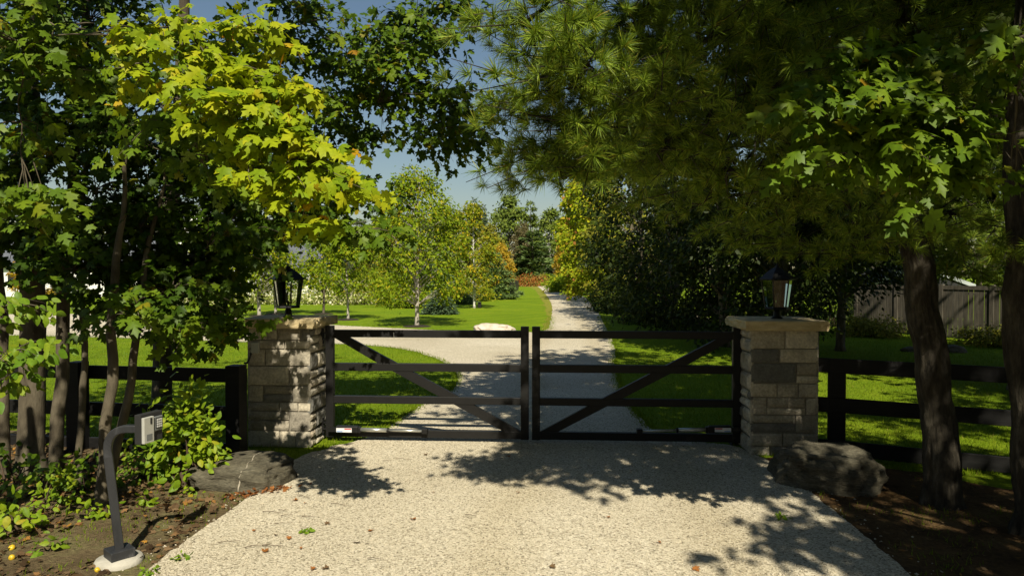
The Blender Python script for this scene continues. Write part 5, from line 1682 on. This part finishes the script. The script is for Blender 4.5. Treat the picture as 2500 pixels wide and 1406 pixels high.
FAR = [('pine', 1300, 138, 11.5, 11, 'broad bluish pine at the far end of the path behind the orange shrubs'),
       ('green', 1240, 150, 19, 12, 'tall rounded green tree above the bluish pine'), ('dark', 1295, 165, 20.5, 9, 'tall dark pine with ragged top at the woodland centre'),
       ('green', 1345, 160, 17, 12, 'green tree right of the ragged pine'), ('green', 1395, 150, 16.5, 10, 'green tree where the woodland meets the turning maple'),
       ('spire', 1160, 150, 19.5, 7, 'narrow spire conifer above the birch'), ('spire', 1180, 158, 18.5, 6, 'second narrow spire conifer beside the birch top'),
       ('olive', 1195, 135, 11.5, 9, 'olive tree between the spires and the golden tree'), ('gold', 1225, 120, 7.2, 5.0, 'small golden tree before the woodland'),
       ('brown', 1275, 140, 12.5, 6, 'reddish brown tree left of the bluish pine'), ('gold', 1373, 118, 8.5, 3.6, 'orange gold sapling beside the turning maple'),
       ('olive', 1120, 130, 13.5, 10, 'olive woodland tree right of the young maple top'), ('green', 1070, 125, 14, 10, 'green woodland tree behind the young maple'), ('dark', 1010, 120, 15.5, 8, 'dark pine behind the young maple top'),
       ('dark', 930, 118, 15, 8, 'dark pine left of the young maple top'), ('olive', 960, 110, 11, 9, 'olive woodland tree left of the young maple'), ('pine', 880, 115, 12, 9, 'bluish woodland pine above the small pale trunk'),
       ('green', 810, 110, 12.5, 10, 'green woodland tree above the left lantern'), ('olive', 730, 112, 12, 10, 'olive woodland tree far behind the left lantern'), ('green', 600, 115, 13, 11, 'green woodland tree behind the house right end'), ('dark', 520, 110, 14, 9, 'dark woodland pine behind the house'),
       ('green', 380, 112, 13, 11, 'green woodland tree behind the house middle'), ('olive', 240, 110, 12, 11, 'olive woodland tree behind the house left wing'), ('dark', 110, 112, 14, 9, 'dark woodland pine behind the far left trunks'), ('gold', 95, 58, 5.0, 4.0, 'golden tree before the house seen between the left trunks'), ('green', -20, 110, 13, 11, 'green woodland tree at the left edge'),
       ('green', 1480, 140, 15, 11, 'green woodland tree behind the turning maple'), ('dark', 1580, 120, 15, 9, 'dark woodland pine behind the shaded row'), ('green', 1720, 100, 14, 11, 'green woodland tree behind the right lantern'), ('dark', 1850, 90, 14, 9, 'dark woodland pine behind the right pillar'), ('green', 2000, 80, 12, 10, 'green woodland tree behind the wooden fence left end'), ('dark', 2150, 75, 12, 8, 'dark woodland pine behind the shed'), ('green', 2330, 70, 11, 10, 'green woodland tree behind the wooden fence'), ('dark', 2480, 70, 12, 8, 'dark woodland pine at the right edge')]
for a in FAR:
    far_tree(*a)
for i, (px, d, h, w, mt, lab) in enumerate(((1275, 118, 1.7, 4.6, 'sumac', 'red orange shrub left of the far gate, left half'), (1305, 120, 2.5, 4.4, 'sumac', 'taller red orange shrub next to the far gate'), (1335, 124, 2.0, 3.0, 'forest_olive', 'olive weeds behind the far gate'), (1375, 104, 2.8, 3.2, 'birchleaf', 'yellow green shrub right of the far gate'), (1250, 122, 1.6, 3.6, 'forest_olive', 'olive shrub behind the dark fence end'))):
    q = P(px, 1000, d)
    t = thing('shrub', lab, 'shrub', (q.x, q.y, 0))
    far_shrub(t, RS(lab), h, w, 1600, 0.3, mt, 1.5)

# ------------------------------------------------------------------ near shrubs and plants, left verge
q = G(425, 1205)
s1 = thing('shrub', 'bright yellow green leafy bush between keypad post and boulder', 'shrub', (q.x, q.y + 0.25, 0))
far_shrub(s1, RS('bush'), 1.0, 0.66, 900, 0.082, 'shrub', 0.5, OVAL, 9)
q = G(318, 1200)
s2 = thing('shrub', 'darker leafy bush behind the keypad post', 'shrub', (q.x, q.y + 0.3, 0))
far_shrub(s2, RS('bush2'), 0.8, 0.5, 480, 0.075, 'oval', 0.45, OVAL, 7)
q = P(430, 1000, 6.3)
s3 = thing('sapling', 'thin sapling of few leaves rising behind the bright bush', 'sapling', (q.x, q.y, 0))
far_shrub(s3, RS('sap'), 1.22, 0.22, 50, 0.085, 'oval', 0.2, OVAL, 2)
for px, py, h, w, n, mt, lab in ((45, 1300, 0.30, 0.42, 90, 'shrub', 'low yellow green seedling clump at the lower left corner'), (110, 1250, 0.26, 0.36, 60, 'shrub', 'small seedling plant right of the corner clump'), (100, 1210, 0.36, 0.6, 130, 'oval', 'shaded leafy plant before the thickest trunk'), (165, 1225, 0.38, 0.3, 60, 'shrub', 'upright yellow green plant left of the slim pale trunk'), (120, 1345, 0.11, 0.22, 16, 'oval', 'tiny seedling on bare soil near the keypad footing'), (205, 1270, 0.2, 0.25, 24, 'shrub', 'little seedling at the foot of the slim pale trunk'), (270, 1265, 0.14, 0.16, 14, 'shrub', 'tiny seedling right behind the keypad post'), (357, 1235, 0.13, 0.14, 14, 'shrub', 'tiny yellow seedling below the bright bush'), (30, 1180, 0.45, 0.6, 120, 'maple_dark', 'dark leafy plant at the left edge under the trunks'), (215, 1195, 0.36, 0.4, 70, 'maple_dark', 'dark undergrowth plant left of the keypad post')):
    q = G(px, py)
    s = thing('seedling', lab, 'plant', (q.x, q.y, 0))
    far_shrub(s, RS(lab), h, w, n, 0.062 if h < 0.3 else 0.075, mt, None, OVAL, 4)

# ------------------------------------------------------------------ apples, dry leaves, twigs
import bmesh
bm = bmesh.new()
bmesh.ops.create_uvsphere(bm, u_segments=16, v_segments=12, radius=1)
for v in bm.verts:
    r = math.hypot(v.co.x, v.co.y)
    v.co.z *= 0.88
    if r < 0.45:
        v.co.z -= math.copysign(0.22 * (1 - r / 0.45) ** 2, v.co.z)
av = [v.co.copy() for v in bm.verts]
af = [tuple(v.index for v in f.verts) for f in bm.faces]
bm.free()
for i, (px, py, s, lab) in enumerate(((29, 1342, 0.022, 'yellow fallen apple at the lower left, upper of the pair'), (29, 1366, 0.021, 'yellow fallen apple at the lower left, lower of the pair'), (238, 1396, 0.019, 'yellow fallen apple against the concrete footing'), (67, 1377, 0.013, 'smallest yellow fallen apple right of the pair'))):
    q = G(px, py)
    ap = thing('apple', lab, 'apple', (q.x, q.y, s * 0.8))
    ap.rotation_euler = (0.6 + i, 0.4 * i, 0)
    obj('flesh', [v * s for v in av], af, M['apple'], ap, smooth=True)
    MB().tube([(0, 0, s * 0.55), (s * 0.1, 0, s * 1.1)], s * 0.06, 6).build('stalk', M['twig'], ap)

rs = RS('leaves on gravel')
lv, lf_ = MAPLE
spots = [(700, 1148), (720, 1226), (745, 1233), (800, 1283), (735, 1344), (765, 1395), (795, 1393), (1012, 1159), (1010, 1272), (1040, 1113), (1058, 1206), (1265, 1207), (1442, 1348), (1486, 1267), (705, 1320), (672, 1312), (1610, 1330), (1240, 1118), (870, 1330), (905, 1300), (648, 1350), (1350, 1390), (1700, 1395), (620, 1300)]
for i, (px, py) in enumerate(spots):
    q = G(px, py)
    V = lv.copy()
    V[:, 1] -= 0.4
    V[:, 2] = 0.5 * V[:, 0] ** 2 * rs.uniform(0.3, 2.2) + rs.uniform(-0.2, 0.7) * V[:, 1] ** 2
    sz = rs.uniform(0.026, 0.055)
    o = obj('fallen_leaf', V * sz, lf_, M['orangeleaf' if i % 3 else 'litter'], None, (q.x, q.y, 0.021 - float(V[:, 2].min()) * sz))
    o.rotation_euler = (rs.normal(0, 0.15), rs.normal(0, 0.15), rs.uniform(0, 6.28))
    tag(o, 'curled dry orange brown leaf lying loose on the gravel driveway', 'leaf', 'dry leaves on the gravel driveway')
for i, (px, py) in enumerate(((755, 1268), (830, 1238), (700, 1265), (690, 1253), (665, 1257), (665, 1340), (628, 1340), (870, 1141), (945, 1130), (985, 1086 + 40), (740, 1218), (690, 1285), (560, 1330), (1150, 1265), (915, 1372))):
    q = G(px, py)
    a = rs.uniform(-0.5, 0.5)
    L = rs.uniform(0.04, 0.09)
    tw = MB()
    tw.tube([(-L, 0, 0), (-L * 0.3, 0.006, 0.004), (L * 0.3, -0.004, 0.003), (L, 0.005, 0.0)], [0.0028, 0.0024, 0.002, 0.0012], 5)
    o = tw.build('twig', M['twig'], None, (q.x, q.y, 0.026))
    o.rotation_euler = (0, 0, a)
    tag(o, 'short dark twig lying loose on the gravel driveway', 'twig', 'twigs on the gravel driveway')


def scatter_in(poly, lo, hi, n, rs, avoid=None):
    p = np.stack([rs.uniform(lo[0], hi[0], n), rs.uniform(lo[1], hi[1], n)], 1)
    p = p[inside(poly, p)]
    if avoid is not None:
        p = p[~inside(avoid, p)]
    return p


def flatleaves(name, p, mat, rs, s0, s1, T, z=0.012, tilt=0.35):
    n = len(p)
    pos = np.column_stack([p, np.full(n, z) + rs.uniform(0, 0.02, n)])
    a = rs.uniform(0, 6.283, n)
    tip = np.stack([np.cos(a), np.sin(a), rs.normal(0, tilt * 0.6, n)], 1)
    nrm = np.array([0, 0, 1.0]) + rs.normal(0, tilt, (n, 3))
    v, f = place(T, pos, tip, nrm, rs.uniform(s0, s1, n), rs)
    v[:, 2] = np.maximum(v[:, 2], 0.011)
    o = obj(name, v, f, M[mat], None)
    return tag(o, kind='stuff')


rs = RS('litter')
p = scatter_in(soil_poly, (-6.5, 3.8), (-0.8, 8.5), 9000, rs, gravel_poly)
keep = np.array([mnoise.noise(Vector((x * 1.6, y * 1.6, 2))) + 0.55 * (-(x + 3.0)) * 0.6 + 0.25 * (y - 5) for x, y in p]) + rs.normal(0, 0.25, len(p)) > 0.12
p = p[keep]
o = flatleaves('leaf_litter', p, 'litter', rs, 0.03, 0.075, MAPLE_LO, 0.014, 0.5)
tag(o, 'brown dry leaf litter spread over the soil under the left trunks', 'leaf litter')
c = G(625, 1208)
p = np.stack([c.x + rs.normal(0, 0.15, 62), c.y + rs.normal(0, 0.045, 62)], 1)
p[:, 1] += (p[:, 0] - c.x) * 0.55
o = flatleaves('leaf_litter', p, 'orangeleaf', rs, 0.03, 0.065, MAPLE_LO, 0.02, 0.6)
tag(o, 'drift of orange dry leaves along the gravel edge by the left boulder', 'leaf litter')
p = scatter_in(duff_poly, (1.5, 3.4), (7, 8), 5000, rs, gravel_poly)
o = flatleaves('pine_litter', p[:2600], 'litter', rs, 0.02, 0.055, (DIAM[0] * np.array([0.5, 1, 1]), DIAM[1]), 0.012, 0.4)
tag(o, 'brown litter over the shaded soil under the pine', 'leaf litter')

# gravel stones near the camera
rs = RS('pebbles')
octv = np.array([(1, 0, 0), (-1, 0, 0), (0, 1, 0), (0, -1, 0), (0, 0, 1), (0, 0, -1), ], float)
octf = np.array([(0, 2, 4), (2, 1, 4), (1, 3, 4), (3, 0, 4), (2, 0, 5), (1, 2, 5), (3, 1, 5), (0, 3, 5)])


def pebbles(p, s0, s1, z):
    n = len(p)
    V = octv[None] * rs.uniform(0.6, 1.25, (n, 6, 1)) + rs.normal(0, 0.12, (n, 6, 3))
    a = rs.uniform(0, 6.283, n)
    c_, s_ = np.cos(a), np.sin(a)
    Rm = np.zeros((n, 3, 3))
    Rm[:, 0, 0], Rm[:, 0, 1], Rm[:, 1, 0], Rm[:, 1, 1], Rm[:, 2, 2] = c_, -s_, s_, c_, 1
    sz = rs.uniform(s0, s1, n) * np.where(rs.rand(n) < 0.04, 1.6, 1)
    V = V * np.array([1.15, 0.85, 0.62])
    W = np.einsum('nvk,njk->nvj', V, Rm) * sz[:, None, None] + np.column_stack([p, np.full(n, z) + sz * 0.25])[:, None, :]
    F = octf[None] + (np.arange(n) * 6)[:, None, None]
    return W.reshape(-1, 3), F.reshape(-1, 3)


p = scatter_in(gravel_poly, (-3.2, 3.6), (3.2, 8.4), 60000, rs)
v, f = pebbles(p, 0.0035, 0.0085, 0.010)
tag(obj('gravel_stones', v, f, M['pebble'], None), 'loose pale limestone gravel covering the driveway before the gate', 'gravel', kind='stuff')
# strays onto the verges
p = np.concatenate([scatter_in(soil_poly, (-3.4, 3.8), (-1, 7.4), 2200, rs, gravel_poly)])
dmin = np.min(np.linalg.norm(p[:, None, :] - gravel_poly[None, ::3, :], axis=2), axis=1)
p = p[dmin < rs.exponential(0.16, len(p))]
v, f = pebbles(p, 0.005, 0.012, 0.006)
p2 = scatter_in(duff_poly, (1.2, 3.6), (3.4, 7.6), 2200, rs, gravel_poly)
dmin = np.min(np.linalg.norm(p2[:, None, :] - gravel_poly[None, ::3, :], axis=2), axis=1)
p2 = p2[dmin < rs.exponential(0.13, len(p2))]
v2, f2_ = pebbles(p2, 0.005, 0.012, 0.006)
tag(obj('stray_gravel', v2, f2_, M['pebble'], None), 'stray pale gravel strewn on the shaded right verge', 'gravel', kind='stuff')
tag(obj('stray_gravel', v, f, M['pebble'], None), 'stray pale gravel strewn on the left soil verge', 'gravel', kind='stuff')

# ------------------------------------------------------------------ grass
def blades(p, h0, h1, w, rs, name, label, mat='grass'):
    n = len(p)
    a = rs.uniform(0, 6.283, n)
    h = rs.uniform(h0, h1, n)
    d = np.stack([np.cos(a), np.sin(a)], 1)
    lean = rs.normal(0, 0.35, (n, 2)) * h[:, None]
    b = np.column_stack([p, np.zeros(n)])
    v = np.empty((n, 3, 3))
    ww = w * (0.6 + rs.rand(n))[:, None]
    v[:, 0] = b
    v[:, 0, :2] -= d * ww
    v[:, 1] = b
    v[:, 1, :2] += d * ww
    v[:, 2] = b
    v[:, 2, :2] += lean
    v[:, 2, 2] = h
    f = np.arange(n * 3).reshape(-1, 3)
    o = obj(name, v.reshape(-1, 3), f, M[mat], None)
    return tag(o, label, 'grass', kind='stuff')


rs = RS('grass')
n = 150000
dd = 6.6 + (24 - 6.6) * rs.rand(n) ** 1.3
ll = rs.uniform(-0.80, 0.80, n) * dd
p = np.column_stack([RGT.x * ll + FH.x * dd, RGT.y * ll + FH.y * dd])
p = p[~inside(gravel_poly, p) & ~inside(soil_poly, p) & ~inside(duff_poly, p)]
dist = np.linalg.norm(p, axis=1)
blades(p, 0.025, 0.06, 0.004 + 0.0, rs, 'lawn_grass', 'short bright green lawn grass beyond the fences and gate')
# thin tufts on verges
p = scatter_in(soil_poly, (-5, 3.8), (-1, 6.6), 9000, rs, gravel_poly)
k = np.array([mnoise.noise(Vector((x * 2.6, y * 2.6, 7))) for x, y in p]) > 0.02
blades(p[k], 0.015, 0.045, 0.003, rs, 'verge_grass', 'sparse thin grass on the left soil verge')
p = scatter_in(duff_poly, (1.6, 3.6), (7, 8), 9000, rs, gravel_poly)
k = np.array([mnoise.noise(Vector((x * 2.2, y * 2.2, 4))) for x, y in p]) > 0.12
blades(p[k], 0.02, 0.06, 0.003, rs, 'verge_grass', 'sparse thin grass on the shaded right verge')
# small weeds in the gravel
for i, (px, py, lab) in enumerate(((443, 1368, 'small green weed in the gravel near the keypad footing'), (748, 1302, 'tiny grass tuft in the open gravel left of centre'), (1910, 1268, 'small olive weed at the shaded gravel edge'), (365, 1404, 'green weed at the bottom edge beside the footing'))):
    q = G(px, py)
    s = thing('weed', lab, 'weed', (q.x, q.y, 0.008))
    far_shrub(s, RS(lab), 0.05, 0.09, 26, 0.035, 'oval', None, OVAL, 3)

# longer ragged grass along the gravel edges beyond the gate
rs = RS('fringe')
e = gravel_poly[gravel_poly[:, 1] > 7.95]
e = e[np.linalg.norm(e, axis=1) < 32]
p = np.repeat(e, 26, axis=0) + rs.normal(0, 0.05, (len(e) * 26, 2)) * np.maximum(1, np.linalg.norm(np.repeat(e, 26, axis=0), axis=1, keepdims=True) / 12)
blades(p, 0.02, 0.075, 0.0045, rs, 'edge_grass', 'ragged grass creeping over the gravel edges behind the gate')
